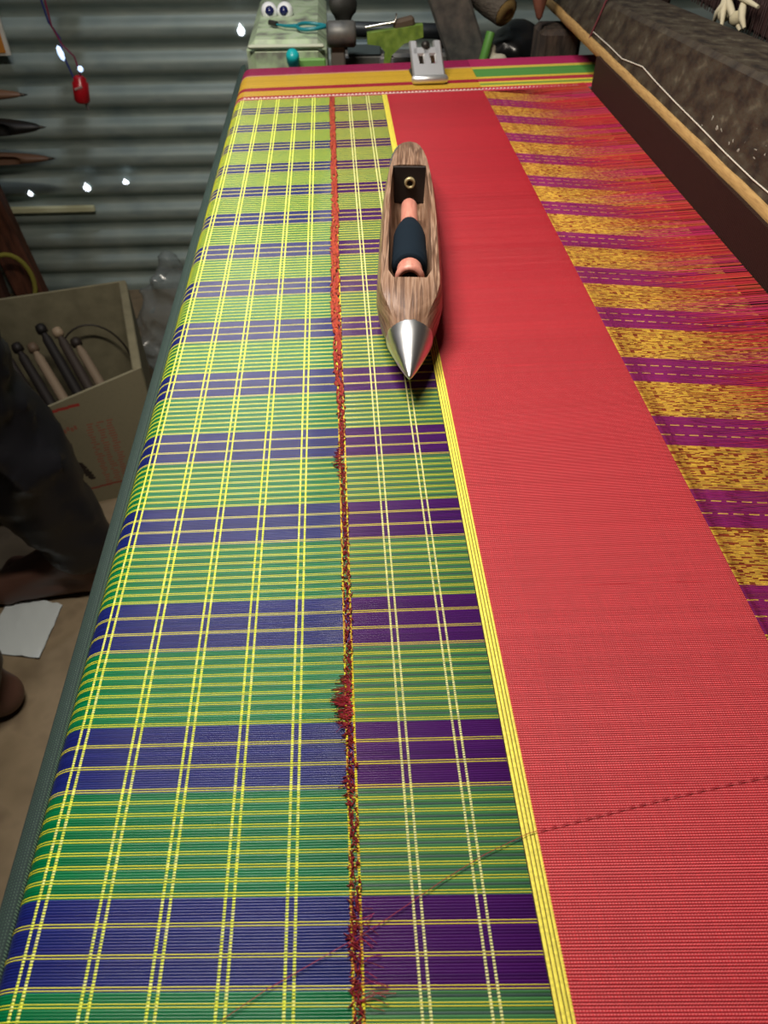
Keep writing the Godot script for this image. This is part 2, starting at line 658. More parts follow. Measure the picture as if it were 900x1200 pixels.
	while z > BORDER_Z:
		var far := clampf((-0.30 - z) / 0.15, 0.0, 1.0)
		var bulge := 0.0
		for bl in [[-0.155, 0.014, 0.0062], [-0.120, 0.006, 0.003], [-0.070, 0.010, 0.0030], [-0.05, 0.008, 0.0025], [-0.30, 0.012, 0.0035], [-0.48, 0.05, 0.0045], [-0.56, 0.04, 0.0030], [-0.40, 0.03, 0.0030]]:
			bulge += bl[2] * exp(-pow((z - bl[0]) / bl[1], 2))
		var warm := hexl("8e2420").lerp(hexl("b04a28"), far)
		for i in 3:
			var c := warm.lerp(hexl("7d1638"), rng.randf() * 0.6)
			if bulge > 0.004 and far < 0.1:
				c = hexl("b8304a").lerp(hexl("9a3222"), rng.randf())
			st.set_color(jit(c, 0.25))
			var x0 := -0.0042 + rng.randf_range(-0.0018, 0.0016) * (1.0 + 0.5 * far) - (bulge * 0.35 if far > 0.0 else 0.0)
			var dx := rng.randf_range(-0.0012, 0.0012) - bulge * rng.randf() * (0.3 if far > 0.5 else 1.0)
			var dz := rng.randf_range(-0.0025, 0.0025) * (1.0 + 2.0 * far)
			var h := rng.randf_range(0.0005, 0.0013)
			tube(st, [cloth_pt(x0, z, 0.0003), cloth_pt(x0 + dx * 0.4, z + dz * 0.5, h), cloth_pt(x0 + dx, z + dz, h * 0.8 + 0.0003)], [0.00030 + 0.0008 * far, 0.00028 + 0.0008 * far, 0.0002], 3, false)
		z -= 0.00085 + 0.0004 * far
	for fr in [[-0.155, -0.008, 22], [-0.16, -0.006, 12], [-0.075, 0.006, 8], [-0.060, 0.010, 10], [-0.070, -0.003, 6], [-0.145, -0.008, 8]]:
		for i in fr[2]:
			st.set_color(jit(hexl("b02c48") if rng.randf() < 0.6 else hexl("8e2a20"), 0.25))
			var z0: float = fr[0] + rng.randf_range(-0.006, 0.006)
			var e: float = fr[1] * rng.randf_range(0.5, 1.1)
			var zz1 := z0 + rng.randf_range(-0.004, 0.004)
			tube(st, [cloth_pt(-0.004, z0, 0.0006), cloth_pt(-0.004 + e * 0.5, (z0 + zz1) * 0.5 + rng.randf_range(-0.001, 0.001), 0.0022), cloth_pt(-0.004 + e, zz1, 0.0009)], 0.00012, 3, false)
	var tufts := obj("red_join_tuft", st, vmat(0.9), cloth)
	tufts.set_meta("label", "frayed red yarn tufts along the panel join")
	stuff(tufts)

# ---------------------------------------------------------------- the open warp between the cloth's edge and the reed
func build_warp() -> void:
	var w := thing("open_warp", "gold and purple striped warp threads opening towards the reed", "warp", Vector3.ZERO)
	var low := st_new()
	var top := st_new()
	var purple := hexl("761c62")
	var gold := hexl("b9983e")
	var brown := hexl("7a3d1a")
	var red := hexl("aa222e")
	var reps := bands.size() - 2
	for rep in reps + 1:
		for u in 14:
			for y in 5:
				var t := rep + (u - 3.0) / 14.0 + y / 70.0
				var z0 := warp_z(t)
				var z1 := warp_z(t + 1.0 / 70.0)
				if z1 < BORDER_Z + 0.001 or z0 > 0.10:
					continue
				var is_b := u < 6
				var pair := u == 2 or u == 4
				var zc := (z0 + z1) * 0.5
				var wd := (z0 - z1) * 0.46
				# lower sheet
				var n := 5 if is_b and not (pair and y < 1) else 44
				var c: Color
				for i in n:
					var x0 := lerpf(FELL + 0.0001, 0.2955, i / float(n))
					var x1 := lerpf(FELL + 0.0001, 0.2955, (i + 1.0) / n)
					if is_b:
						c = jit(purple, 0.15)
						if pair and y < 1:
							c = gold.lerp(hexl("e8c860"), 0.5) if i % 3 != 2 else purple
					else:
						c = jit(gold.lerp(hexl("d8b840"), rng.randf()), 0.2) if rng.randf() < (0.85 if y % 2 == 0 else 0.5) else jit(brown, 0.3)
					low.set_color(c)
					var y0 := CLOTH_Y + 0.0001 - (x0 - FELL) * 0.10
					var y1 := CLOTH_Y + 0.0001 - (x1 - FELL) * 0.10
					var pa := Vector3(x0, y0, fan(zc, x0))
					var pb := Vector3(x1, y1, fan(zc, x1))
					var up := Vector3(0, 0.00035, 0)
					quad(low, pa + Vector3(0, 0, wd), pa + up, pb + up, pb + Vector3(0, 0, wd))
					quad(low, pa + up, pa - Vector3(0, 0, wd), pb - Vector3(0, 0, wd), pb + up)
				# upper sheet: red yarns, one beside every second lower one
				if true:
					top.set_color(jit(red if not is_b else hexl("a81f4e"), 0.2) if rng.randf() < 0.75 else jit(hexl("a8442a"), 0.2))
					var drift := rng.randf_range(-0.0012, 0.0012)
					for i in 10:
						var x0 := lerpf(FELL + 0.0001, 0.2955, i / 10.0)
						var x1 := lerpf(FELL + 0.0001, 0.2955, (i + 1.0) / 10.0)
						var g0 := lerpf(0.00007, 0.00036, smoothstep(0.25, 0.85, i / 10.0))
						var g1 := lerpf(0.00007, 0.00036, smoothstep(0.25, 0.85, (i + 1.0) / 10.0))
						var pa := Vector3(x0, CLOTH_Y + 0.0003 + (x0 - FELL) * 0.035, fan(zc, x0) + drift * i / 10.0)
						var pb := Vector3(x1, CLOTH_Y + 0.0003 + (x1 - FELL) * 0.035, fan(zc, x1) + drift * (i + 1.0) / 10.0)
						quad(top, pa + Vector3(0, 0, g0), pa + Vector3(0, g0 * 0.7, 0), pb + Vector3(0, g1 * 0.7, 0), pb + Vector3(0, 0, g1))
						quad(top, pa + Vector3(0, g0 * 0.7, 0), pa - Vector3(0, 0, g0), pb - Vector3(0, 0, g1), pb + Vector3(0, g1 * 0.7, 0))
	var lm := vmat(0.45, 0.5)
	var o := obj("lower_warp_thread", low, lm, w)
	o.set_meta("label", "lower gold and purple warp threads")
	stuff(o)
	o = obj("upper_warp_thread", top, vmat(0.5), w)
	o.set_meta("label", "raised red warp threads")
	stuff(o)

# ---------------------------------------------------------------- reed, sley beam, heald frame
func build_beater() -> void:
	var reed := thing("reed", "dark metal reed comb below the sley beam that the warp passes through", "reed", Vector3(0.3, 0, 0))
	var st := st_new()
	var z := 0.25
	while z > -0.942:
		box(st, Vector3(0, 0.742, z), Vector3(0.007, 0.092, 0.0013), 0.0)
		z -= 0.0021
	stuff(obj("dent_wire", st, mat("3a2622", 0.6, 0.3), reed))
	st = st_new()
	box(st, Vector3(0.002, 0.692, -0.346), Vector3(0.016, 0.014, 1.192), 0.003)
	obj("lower_rib", st, mat("2c211d", 0.8), reed)
	st = st_new()
	box(st, Vector3(0.0125, 0.742, -0.346), Vector3(0.003, 0.088, 1.192), 0.0)
	obj("backing_strip", st, mat("241a18", 0.9), reed)

	var beam := thing("sley_beam", "thick weathered dark wooden beam slanting across the top right above the reed", "beam", Vector3.ZERO)
	var wood := tri_mat(["120e0b", "261d16", "3b3226", "413b30", "67604f"], 0.014, Vector3(13, 13, 9), 0.62, 11, 0.0, 0.1)
	st = st_new()
	var prof := func(zz: float) -> Array:
		var t := 0.845 + (zz + 0.75) * 0.062
		return [Vector3(0.303, 0.787, zz), Vector3(0.306, 0.800, zz), Vector3(0.3155, t - 0.004, zz), Vector3(0.3195, t, zz), Vector3(0.373, t + 0.002, zz), Vector3(0.377, t - 0.002, zz), Vector3(0.377, 0.775, zz), Vector3(0.318, 0.775, zz)]
	st.set_smooth_group(-1)
	var zs := []
	for i in 41:
		zs.append(lerpf(0.32, -1.34, i / 40.0))
	for i in 40:
		var a: Array = prof.call(zs[i])
		var b: Array = prof.call(zs[i + 1])
		for k in 8:
			var n := (k + 1) % 8
			quad(st, a[k], a[n], b[n], b[k])
	for e in [0, 40]:
		var a: Array = prof.call(zs[e])
		for k in range(1, 7):
			tri(st, a[0], a[k], a[k + 1])
	obj("beam_body", st, wood, beam)
	st = st_new()
	var strip := tri_mat(["8a6a3e", "a98752", "b9975e"], 0.03, Vector3(60, 60, 6), 0.8, 14)
	var pts := []
	for i in 60:
		pts.append(Vector3(0.3035 + 0.0003 * sin(i * 1.7), 0.7885 + 0.0002 * sin(i * 2.3), lerpf(0.31, -1.335, i / 59.0)))
	tube(st, pts, 0.0060, 8, true, Vector2(1.1, 0.55))
	obj("edge_strip", st, strip, beam).set_meta("label", "pale tan wooden strip along the lower edge")
	# flakes of grey paint and the worn rust patch
	st = st_new()
	for i in 26:
		var zz := rng.randf_range(-0.66, -0.50)
		var y := rng.randf_range(0.803, 0.826)
		box(st, Vector3(0.3065 + (y - 0.80) * 0.21, y, zz), Vector3(0.0016, rng.randf_range(0.001, 0.004), rng.randf_range(0.001, 0.005)), 0.0004, Basis(Vector3.RIGHT, rng.randf() * 3.0))
	obj("paint_flake", stflat(st), mat("8f8c82", 0.9), beam)

	pts = []
	var pz := [-1.00, -0.93, -0.88, -0.82, -0.775, -0.72, -0.66, -0.60, -0.545, -0.50, -0.44, -0.3]
	var py := [0.7995, 0.800, 0.7995, 0.8065, 0.8045, 0.803, 0.802, 0.8005, 0.800, 0.801, 0.8, 0.8]
	for i in pz.size():
		pts.append(Vector3(0.3028 + (py[i] - 0.79) * 0.25, py[i], pz[i]))
	st = st_new()
	tube(st, pts, 0.0006, 5)
	tag(obj("white_thread", st, mat("c9c4b8", 0.8)), "loose white thread lying along the tan edge of the dark beam", "thread")
	st = st_new()
	tube(st, [Vector3(0.3015, 0.792, -0.998), Vector3(0.309, 0.812, -1.0), Vector3(0.3155, 0.829, -1.003), Vector3(0.322, 0.834, -1.004), Vector3(0.34, 0.842, -1.01), Vector3(0.36, 0.86, -1.015)], 0.0013, 5)
	tag(obj("maroon_thread", st, mat("5a2028", 0.85)), "thin maroon thread hanging over the far end of the dark beam", "thread")

	# heald frame behind the beam with white cord loops
	var hf := thing("heald_frame", "dark wooden heald frame behind the beam at the top right corner", "frame", Vector3(0.43, 0, 0))
	st = st_new()
	box(st, Vector3(0.02, 0.835, -0.45), Vector3(0.022, 0.03, 1.5), 0.004)
	obj("lower_bar", st, mat("38201d", 0.7), hf)
	st = st_new()
	box(st, Vector3(0.02, 1.16, -0.45), Vector3(0.022, 0.03, 1.5), 0.004)
	obj("upper_bar", st, mat("38201d", 0.7), hf)
	for e in [-1.19, 0.29]:
		st = st_new()
		box(st, Vector3(0.02, 0.90, e), Vector3(0.02, 0.78, 0.03), 0.004)
		obj("side_post", st, mat("2c1d1a", 0.7), hf)
	st = st_new()
	z = 0.26
	while z > -1.16:
		tube(st, [Vector3(0.004 + rng.randf_range(-0.001, 0.001), 0.82, z), Vector3(0.008, 1.0, z + 0.001), Vector3(0.006, 1.17, z)], 0.0007, 3, false)
		z -= 0.006
	stuff(obj("heald_cord", st, mat("4c3a38", 0.9), hf))
	var cord := tag(Node3D.new(), "knotted off-white cord tied around the heald frame at the top right corner", "cord") as Node3D
	cord.name = "knotted_cord"
	add_child(cord, true)
	cord.position = Vector3(0.425, 0.83, -0.93)
	st = st_new()
	for s in [[[-0.012, -0.006, 0.03], [0.0, 0.012, 0.0], [0.004, 0.022, -0.04]], [[0.0, -0.006, 0.05], [-0.003, 0.010, 0.015], [0.006, 0.02, -0.02]], [[-0.004, -0.010, -0.01], [-0.004, 0.008, 0.004], [0.003, 0.026, -0.01]], [[-0.006, 0.0, 0.07], [-0.004, 0.012, 0.05], [0.004, 0.02, 0.03]], [[0.002, 0.018, 0.07], [-0.002, 0.021, 0.0], [0.003, 0.024, -0.05]]]:
		var q := []
		for v in s:
			q.append(Vector3(v[0], v[1], v[2]))
		q.insert(1, (q[0] + q[1]) * 0.5 + Vector3(-0.003, 0.001, 0.003))
		tube(st, q, [0.0018, 0.0034, 0.0042, 0.0026], 6)
	obj("cord_loop", st, mat("c9c0a4", 0.9), cord)
	st = st_new()
	for p in [Vector3(-0.004, 0.0, 0.012), Vector3(-0.003, 0.002, 0.04)]:
		lathe(st, [Vector2(0, -0.007), Vector2(0.006, -0.004), Vector2(0.0075, 0.001), Vector2(0.005, 0.006), Vector2(0, 0.008)], Transform3D(Basis.IDENTITY, p), 10)
	obj("knot", st, mat("b9b092", 0.9), cord)

func stflat(st: SurfaceTool) -> SurfaceTool:
	return st

# ---------------------------------------------------------------- beam under the left fold
func build_breast_beam() -> void:
	var b := thing("breast_beam", "dark teal cloth beam running along the left fold of the plaid cloth", "beam", Vector3(-0.1, 0, 0))
	var im := Image.create(64, 64, false, Image.FORMAT_RGB8)
	for y in 64:
		for x in 64:
			var c := Color("213635")
			c = c * (0.9 + rng.randf_range(-0.08, 0.08))
			if x % 12 < 2 and y % 8 < 3:
				c = Color("587560")
			im.set_pixel(x, y, c)
	for i in 5:
		im.set_pixel(rng.randi() % 64, rng.randi() % 64, Color("9fb0a8"))
	var m := mat("ffffff", 0.85)
	m.albedo_texture = ImageTexture.create_from_image(im)
	var st := st_new()
	var prof := []
	for k in 9:
		var a := PI / 2 * k / 8.0
		prof.append(Vector2(-0.0175 - 0.009 * sin(a), 0.7325 + 0.010 * cos(a)))
	prof.append(Vector2(-0.0265, 0.69))
	prof.append(Vector2(-0.0175, 0.69))
	for i in 60:
		var z0 := lerpf(0.15, -1.12, i / 60.0)
		var z1 := lerpf(0.15, -1.12, (i + 1) / 60.0)
		for k in prof.size():
			var p: Vector2 = prof[k]
			var q: Vector2 = prof[(k + 1) % prof.size()]
			var pu := k * 0.0022 / 0.008
			var qu := (k + 1) * 0.0022 / 0.008
			for v in [[p, z0, pu], [p, z1, pu], [q, z1, qu], [p, z0, pu], [q, z1, qu], [q, z0, qu]]:
				st.set_uv(Vector2(v[2], v[1] / 0.008))
				st.add_vertex(Vector3(v[0].x, v[0].y, v[1]))
	obj("wrapped_edge", st, m, b)
	st = st_new()
	box(st, Vector3(0.03, 0.712, -0.485), Vector3(0.09, 0.05, 1.27), 0.004)
	obj("beam_core", st, mat("26403f", 0.7), b)
	for z in [0.05, -1.06]:
		st = st_new()
		box(st, Vector3(0.03, 0.345, z), Vector3(0.07, 0.69, 0.07), 0.005)
		obj("leg", st, mat("2c2a26", 0.8), b)

# ---------------------------------------------------------------- shuttle and bobbin
func build_shuttle() -> void:
	var tip := Vector3(0.0352, CLOTH_Y, -0.350)
	var back := Vector3(0.0635, CLOTH_Y, -0.694) - tip
	var turn := atan2(-back.x, -back.z)              # local -z runs from the tip to the tail
	var sh := thing("boat_shuttle", "wooden boat shuttle with a steel tip lying on the cloth", "shuttle", tip + Vector3(0, 0.0009, 0), turn)
	var wood := tri_mat(["3c291d", "5f4535", "82634f", "a28571", "553d2f", "80614d", "bda590"], 0.02, Vector3(40, 40, 1.7), 0.36, 21, 0.0, 0.03)
	var st := st_new()
	# u from the tip: half width, top, floor of the well, half width of the well, height of the belly
	var S := [
		[0.040, 0.0132, 0.0315, -1.0], [0.046, 0.0150, 0.0330, -1.0], [0.054, 0.0178, 0.0345, -1.0], [0.066, 0.0202, 0.0358, -1.0], [0.076, 0.0210, 0.0362, -1.0],
		[0.0835, 0.0213, 0.0362, -1.0], [0.0840, 0.0213, 0.0362, 0.0104], [0.094, 0.0214, 0.0362, 0.0138], [0.11, 0.0215, 0.0362, 0.0140], [0.13, 0.0216, 0.0362, 0.0142], [0.16, 0.0216, 0.0362, 0.0146], [0.19, 0.0213, 0.0362, 0.0148], [0.22, 0.0207, 0.0362, 0.0148], [0.25, 0.0192, 0.0362, 0.0143], [0.2745, 0.0177, 0.0362, 0.0134], [0.2750, 0.0177, 0.0362, -1.0],
		[0.295, 0.0158, 0.0360, -1.0], [0.312, 0.0134, 0.0352, -1.0], [0.328, 0.0104, 0.0336, -1.0], [0.342, 0.0074, 0.0312, -1.0], [0.352, 0.0046, 0.0286, -1.0], [0.358, 0.0022, 0.0262, -1.0], [0.3595, 0.0008, 0.0240, -1.0]]
	var rings := []
	for s in S:
		var u: float = s[0]
		var hw: float = s[1]
		var top: float = s[2]
		var open: bool = s[3] > 0.0
		var iw: float = s[3] if open else hw * 0.66
		var fl := 0.0065 if open else top + 0.0004
		var bot := 0.0
		if u < 0.07:
			bot = 0.0060 * pow((0.07 - u) / 0.03, 1.3)
		if u > 0.29:
			bot = 0.0205 * pow((u - 0.29) / 0.07, 1.6)
		var mid := lerpf(bot, top, 0.55)
		var ring := []
		for p in [[-hw * 0.62, bot], [-hw * 0.90, lerpf(bot, top, 0.20)], [-hw, mid], [-hw * 0.965, lerpf(bot, top, 0.86)], [-hw * 0.88, top], [-iw, top + (0.0 if open else 0.0002)], [-iw * (0.92 if open else 0.6), fl if open else top + 0.0005], [0.0, fl - (0.002 if open else 0.0) + (0.0 if open else 0.0002)], [iw * (0.92 if open else 0.6), fl if open else top + 0.0005], [iw, top + (0.0 if open else 0.0002)], [hw * 0.88, top], [hw * 0.965, lerpf(bot, top, 0.86)], [hw, mid], [hw * 0.90, lerpf(bot, top, 0.20)], [hw * 0.62, bot]]:
			var q := Vector2(p[0], p[1] - 0.0176)
			var rb := clampf((0.078 - u) / 0.036, 0.0, 1.0)
			var circle := q.normalized() * minf(hw + 0.0012, 0.0142 + (u - 0.040) * 0.15)
			if rb > 0.0:
				q = q.lerp(circle, smoothstep(0.0, 1.0, rb))
			ring.append(Vector3(q.x, q.y + 0.0176, -u))
		rings.append(ring)
	var N: int = rings[0].size()
	for i in rings.size() - 1:
		for k in N:
			var n := (k + 1) % N
			st.set_smooth_group(1 if k == 4 or k == 9 else (2 if k >= 5 and k <= 8 else 0))
			if absf(S[i][0] - S[i + 1][0]) < 0.001:
				st.set_smooth_group(-1)
			quad(st, rings[i][k], rings[i][n], rings[i + 1][n], rings[i + 1][k])
	st.set_smooth_group(-1)
	for k in range(1, N - 1):
		tri(st, rings[0][0], rings[0][k + 1], rings[0][k])
	st.set_smooth_group(0)
	obj("hull", st, wood, sh)
	var steel := mat("dcdee0", 0.33, 1.0)
	st = st_new()
	lathe(st, [Vector2(0.0128, 0.044), Vector2(0.0142, 0.0425), Vector2(0.0142, 0.040), Vector2(0.0118, 0.032), Vector2(0.0080, 0.0195), Vector2(0.0042, 0.0085), Vector2(0.0012, 0.0012), Vector2(0.0, 0.0)], frame(Vector3(0, 0.0176, 0), Vector3(0, 0, -1)), 32)
	obj("steel_tip", st, steel, sh).set_meta("label", "polished steel cone")
	# bright worn metal strip on the tail's left edge
	st = st_new()
	tube(st, [Vector3(-0.0160, 0.0345, -0.280), Vector3(-0.0138, 0.0346, -0.300), Vector3(-0.0112, 0.0338, -0.317), Vector3(-0.0082, 0.0322, -0.332), Vector3(-0.0048, 0.0296, -0.346)], [0.0005, 0.0012, 0.0014, 0.0012, 0.0006], 6)
	obj("tail_band", st, steel, sh).set_meta("label", "thin bright metal edge at the tail")
	# dark end wall of the well and the eyelet in it
	st = st_new()
	box(st, Vector3(0, 0.0212, -0.2735), Vector3(0.0262, 0.0294, 0.002), 0.0004)
	var well := obj("well_end", st, mat("1c120f", 0.7), sh)
	well.set_meta("label", "dark end wall of the hollow")
	st = st_new()
	lathe(st, [Vector2(0.0022, 0.0), Vector2(0.0024, 0.0022), Vector2(0.0034, 0.0030), Vector2(0.0044, 0.0022), Vector2(0.0045, 0.0)], frame(Vector3(0.0004, 0.0235, -0.2725), Vector3(0, 0, 1)), 24)
	obj("eyelet", st, mat("b9ac84", 0.35, 0.4), well).set_meta("label", "pale metal thread eyelet")
	st = st_new()
	tube(st, [Vector3(0.0, 0.0268, -0.0835), Vector3(0, 0.0268, -0.1035)], 0.0022, 8)
	obj("spindle", st, mat("4a4038", 0.5, 0.5), sh)
	# bobbin
	var bb := thing("yarn_bobbin", "pink bobbin wound with dark navy yarn in the shuttle's hollow", "bobbin", tip + Vector3(0, 0.0272, 0) + Vector3(-sin(turn), 0, -cos(turn)) * 0.1, turn)
	st = st_new()
	var quill := [Vector2(0.0058, 0.004), Vector2(0.0062, -0.002), Vector2(0.0088, 0.0), Vector2(0.0098, 0.002), Vector2(0.0098, 0.0036), Vector2(0.0084, 0.0044), Vector2(0.0092, 0.0054), Vector2(0.0092, 0.0066), Vector2(0.0078, 0.0075), Vector2(0.0086, 0.0085), Vector2(0.0085, 0.0105), Vector2(0.0085, 0.022), Vector2(0.0072, 0.04), Vector2(0.0066, 0.09), Vector2(0.0062, 0.134), Vector2(0.0050, 0.138), Vector2(0.0, 0.139)]
	lathe(st, quill, frame(Vector3.ZERO, Vector3(0, -0.05, -1)), 28)
	obj("quill", st, tri_mat(["b0685c", "c98878", "d89f8e"], 0.03, Vector3(30, 30, 4), 0.45, 31), bb).set_meta("label", "pink wooden quill with a ringed base")
	st = st_new()
	var cop := [Vector2(0.0083, 0.0155)]
	for i in 70:
		var t := i / 69.0
		var r := 0.0120
		r = lerpf(0.0123, 0.0112, t)
		if t < 0.08:
			r *= lerpf(0.90, 1.0, t / 0.08)
		if t > 0.62:
			r *= 1.0 - 0.42 * pow((t - 0.62) / 0.38, 1.7)
		cop.append(Vector2(r + (0.00012 if i % 2 == 0 else -0.00012), lerpf(0.016, 0.094, t)))
	cop.append(Vector2(0.0066, 0.0945))
	lathe(st, cop, frame(Vector3.ZERO, Vector3(0, -0.05, -1)), 32)
	var core := st_new()
	lathe(core, [Vector2(0, 0.0045), Vector2(0.0059, 0.0045), Vector2(0.0059, 0.0065), Vector2(0, 0.0065)], frame(Vector3.ZERO, Vector3(0, -0.05, -1)), 16)
	obj("core_hole", core, mat("120c0a", 0.9), bb)
	obj("wound_yarn", st, mat("0d1b27", 0.9, 0.0, 0.3), bb).set_meta("label", "dark navy yarn")

func build_clip() -> void:
	var c := thing("metal_clip", "shiny silver metal clip with two slots on the far striped border", "clip", Vector3(0.113, CLOTH_Y + 0.001, -0.987), 0.06)
	var m := mat("e0e1e2", 0.38, 0.85)
	var tilt := Basis(Vector3.RIGHT, 0.58)
	var st := st_new()
	for b in [[-0.0145, 0.0, 0.010, 0.054], [0.0, 0.0, 0.009, 0.046], [0.0145, 0.0, 0.010, 0.054]]:
		box(st, tilt * Vector3(b[0], 0.003, -0.004 - b[3] * 0.5), Vector3(b[2], 0.0045, b[3]), 0.0018, tilt)
	box(st, tilt * Vector3(0, 0.003, -0.0135), Vector3(0.039, 0.0048, 0.023), 0.0018, tilt)
	box(st, tilt * Vector3(0, 0.003, -0.0425), Vector3(0.034, 0.0045, 0.012), 0.0018, tilt)
	obj("slotted_plate", st, m, c)
	st = st_new()
	tube(st, [Vector3(-0.0185, 0.0045, -0.001), Vector3(-0.0165, 0.0050, 0.0015), Vector3(0.0165, 0.0050, 0.0015), Vector3(0.0185, 0.0045, -0.001)], 0.0048, 10)
	obj("rolled_lip", st, m, c)
	st = st_new()
	box(st, Vector3(0, 0.0012, -0.03), Vector3(0.034, 0.0024, 0.058), 0.001)
	box(st, Vector3(0, 0.0125, -0.056), Vector3(0.030, 0.025, 0.003), 0.001)
	obj("base_plate", st, mat("8b8c8c", 0.4, 1.0), c)
	st = st_new()
	lathe(st, [Vector2(0, 0.0), Vector2(0.005, 0.0), Vector2(0.0055, 0.003), Vector2(0.003, 0.006), Vector2(0, 0.0065)], Transform3D(tilt, tilt * Vector3(0, 0.004, -0.049)), 14)
	obj("rivet", st, mat("3d3b39", 0.5, 0.8), c)

func build_loose_thread() -> void:
	var st := st_new()
	var pts := []
	for p in [[0.20, -0.128], [0.1735, -0.1215], [0.1472, -0.1159], [0.122, -0.1123], [0.0996, -0.1086], [0.078, -0.1046], [0.0561, -0.1006], [0.040, -0.0945], [0.0249, -0.0871], [0.012, -0.0800], [0.0017, -0.0744], [-0.0145, -0.067], [-0.0324, -0.0589], [-0.045, -0.052]]:
		pts.append(Vector3(p[0], CLOTH_Y + 0.0011, p[1]))
	tube(st, pts, 0.00012, 5)
	tag(obj("loose_red_thread", st, mat("98222f", 0.8)), "loose thin dark red thread lying slantwise across the near cloth", "thread")

# ---------------------------------------------------------------- the shed around the loom
func wave(y: float) -> float:                # wide crests, narrow troughs
	return 0.0125 * tanh(1.15 * cos(TAU * (y - 0.0442 + 0.004) / 0.0675) - 0.40) * -1.0

func build_room() -> void:
	var galv := tri_mat(["74878a", "93a39f", "a3b0aa", "869798"], 0.012, Vector3(1.2, 3, 1.2), 0.5, 41, 0.25)
	# corrugated far wall: front is a wave in y, ridges run along x
	var st := st_new()
	var W := -1.95
	var P := 0.0675
	var pts := []
	var y := 0.0
	while y <= 2.46:
		pts.append(Vector2(y, W + wave(y)))
		y += P / 16.0
	for i in pts.size() - 1:
		for k in 8:
			var x0 := lerpf(-1.7, 1.5, k / 8.0)
			var x1 := lerpf(-1.7, 1.5, (k + 1) / 8.0)
			var p: Vector2 = pts[i]
			var q: Vector2 = pts[i + 1]
			quad(st, Vector3(x0, p.x, p.y), Vector3(x0, q.x, q.y), Vector3(x1, q.x, q.y), Vector3(x1, p.x, p.y))
	st.set_smooth_group(-1)
	box(st, Vector3(-0.1, 1.23, W - 0.045), Vector3(3.3, 2.5, 0.05))
	var wall := structure("wall_far", st, galv)
	wall.set_meta("label", "grey corrugated metal sheet wall")
	var em := mat("ffffff", 0.5)
	em.emission_enabled = true
	em.emission = Color("eef4ff")
	em.emission_energy_multiplier = 3.0
	for h in [[-0.778, 0.268, 0.006, 0.0052], [-0.634, 0.280, 0.0085, 0.0075], [-0.536, 0.290, 0.007, 0.0058], [-0.2041, 0.6126, 0.0075, 0.0085]]:
		st = st_new()
		var zf := W + wave(h[1]) + 0.0012
		lathe(st, [Vector2(0.0, 0.001), Vector2(1.0, 0.0008), Vector2(1.08, 0.0)], Transform3D(Basis(Vector3(h[2], 0, 0), Vector3(0, 0, 1), Vector3(0, -h[3], 0)), Vector3(h[0], h[1], zf)), 12)
		tri(st, Vector3(h[0] - h[2] * 0.6, h[1] + h[3] * 0.8, zf + 0.0008), Vector3(h[0] - h[2] * 0.2, h[1] + h[3] * 1.9, zf + 0.0006), Vector3(h[0] + h[2] * 0.6, h[1] + h[3] * 0.8, zf + 0.0008))
		obj("daylight_hole", st, em, wall).set_meta("label", "bright nail hole with daylight behind it")
	var plaster := tri_mat(["4c453c", "5e564b", "6a6155"], 0.01, Vector3(1, 1, 1), 0.9, 43)
	st = st_new()
	box(st, Vector3(-1.75, 1.23, -0.2), Vector3(0.1, 2.5, 3.6))
	structure("wall_left", st, plaster)
	st = st_new()
	box(st, Vector3(1.55, 1.23, -0.2), Vector3(0.1, 2.5, 3.6))
	structure("wall_right", st, plaster)
	st = st_new()
	box(st, Vector3(-0.1, 1.23, 1.6), Vector3(3.4, 2.5, 0.1))
	structure("wall_near", st, plaster)
	st = st_new()
	box(st, Vector3(-0.1, 2.5, -0.2), Vector3(3.4, 0.1, 3.7))
	structure("ceiling", st, plaster)
	st = st_new()
	box(st, Vector3(-0.1, -0.05, -0.2), Vector3(3.4, 0.1, 3.7))
	structure("floor", st, tri_mat(["6b5d48", "7d6e57", "8a7a62", "6f604c"], 0.02, Vector3(1.5, 1.5, 1.5), 0.85, 45))
	# lamp
	var lamp := thing("tube_lamp", "white tube lamp hanging above the loom", "lamp", Vector3(-0.17, 1.52, -0.53))
	st = st_new()
	tube(st, [Vector3(-0.20, 0, 0), Vector3(0.20, 0, 0)], 0.016, 12)
	var lm := mat("ffffff", 0.5)
	lm.emission_enabled = true
	lm.emission = Color("fff6e6")
	lm.emission_energy_multiplier = 4.0
	obj("glowing_tube", st, lm, lamp)
	st = st_new()
	box(st, Vector3(0, 0.040, 0), Vector3(0.45, 0.04, 0.06), 0.006)
	obj("housing", st, mat("d8d8d4", 0.5), lamp)
	for x in [-0.15, 0.15]:
		st = st_new()
		tube(st, [Vector3(x, 0.055, 0), Vector3(x, 0.94, 0)], 0.003, 6)
		obj("hanging_wire", st, mat("303030", 0.6), lamp)

	var bulb := thing("ceiling_bulb", "small white bulb hanging from the ceiling near the far wall", "lamp", Vector3(-0.25, 2.15, -1.15))
	st = st_new()
	lathe(st, [Vector2(0, -0.035), Vector2(0.022, -0.028), Vector2(0.032, -0.008), Vector2(0.030, 0.012), Vector2(0.014, 0.034), Vector2(0, 0.036)], Transform3D.IDENTITY, 20)
	var bm := mat("ffffff", 0.5)
	bm.emission_enabled = true
	bm.emission = Color("f4f6ff")
	bm.emission_energy_multiplier = 3.0
	obj("glass_bulb", st, bm, bulb)
	st = st_new()
	tube(st, [Vector3(0, 0.036, 0), Vector3(0, 0.08, 0)], 0.014, 12)
	tube(st, [Vector3(0, 0.08, 0), Vector3(0, 0.31, 0)], 0.003, 6)
	obj("socket_and_cord", st, mat("202020", 0.6), bulb)

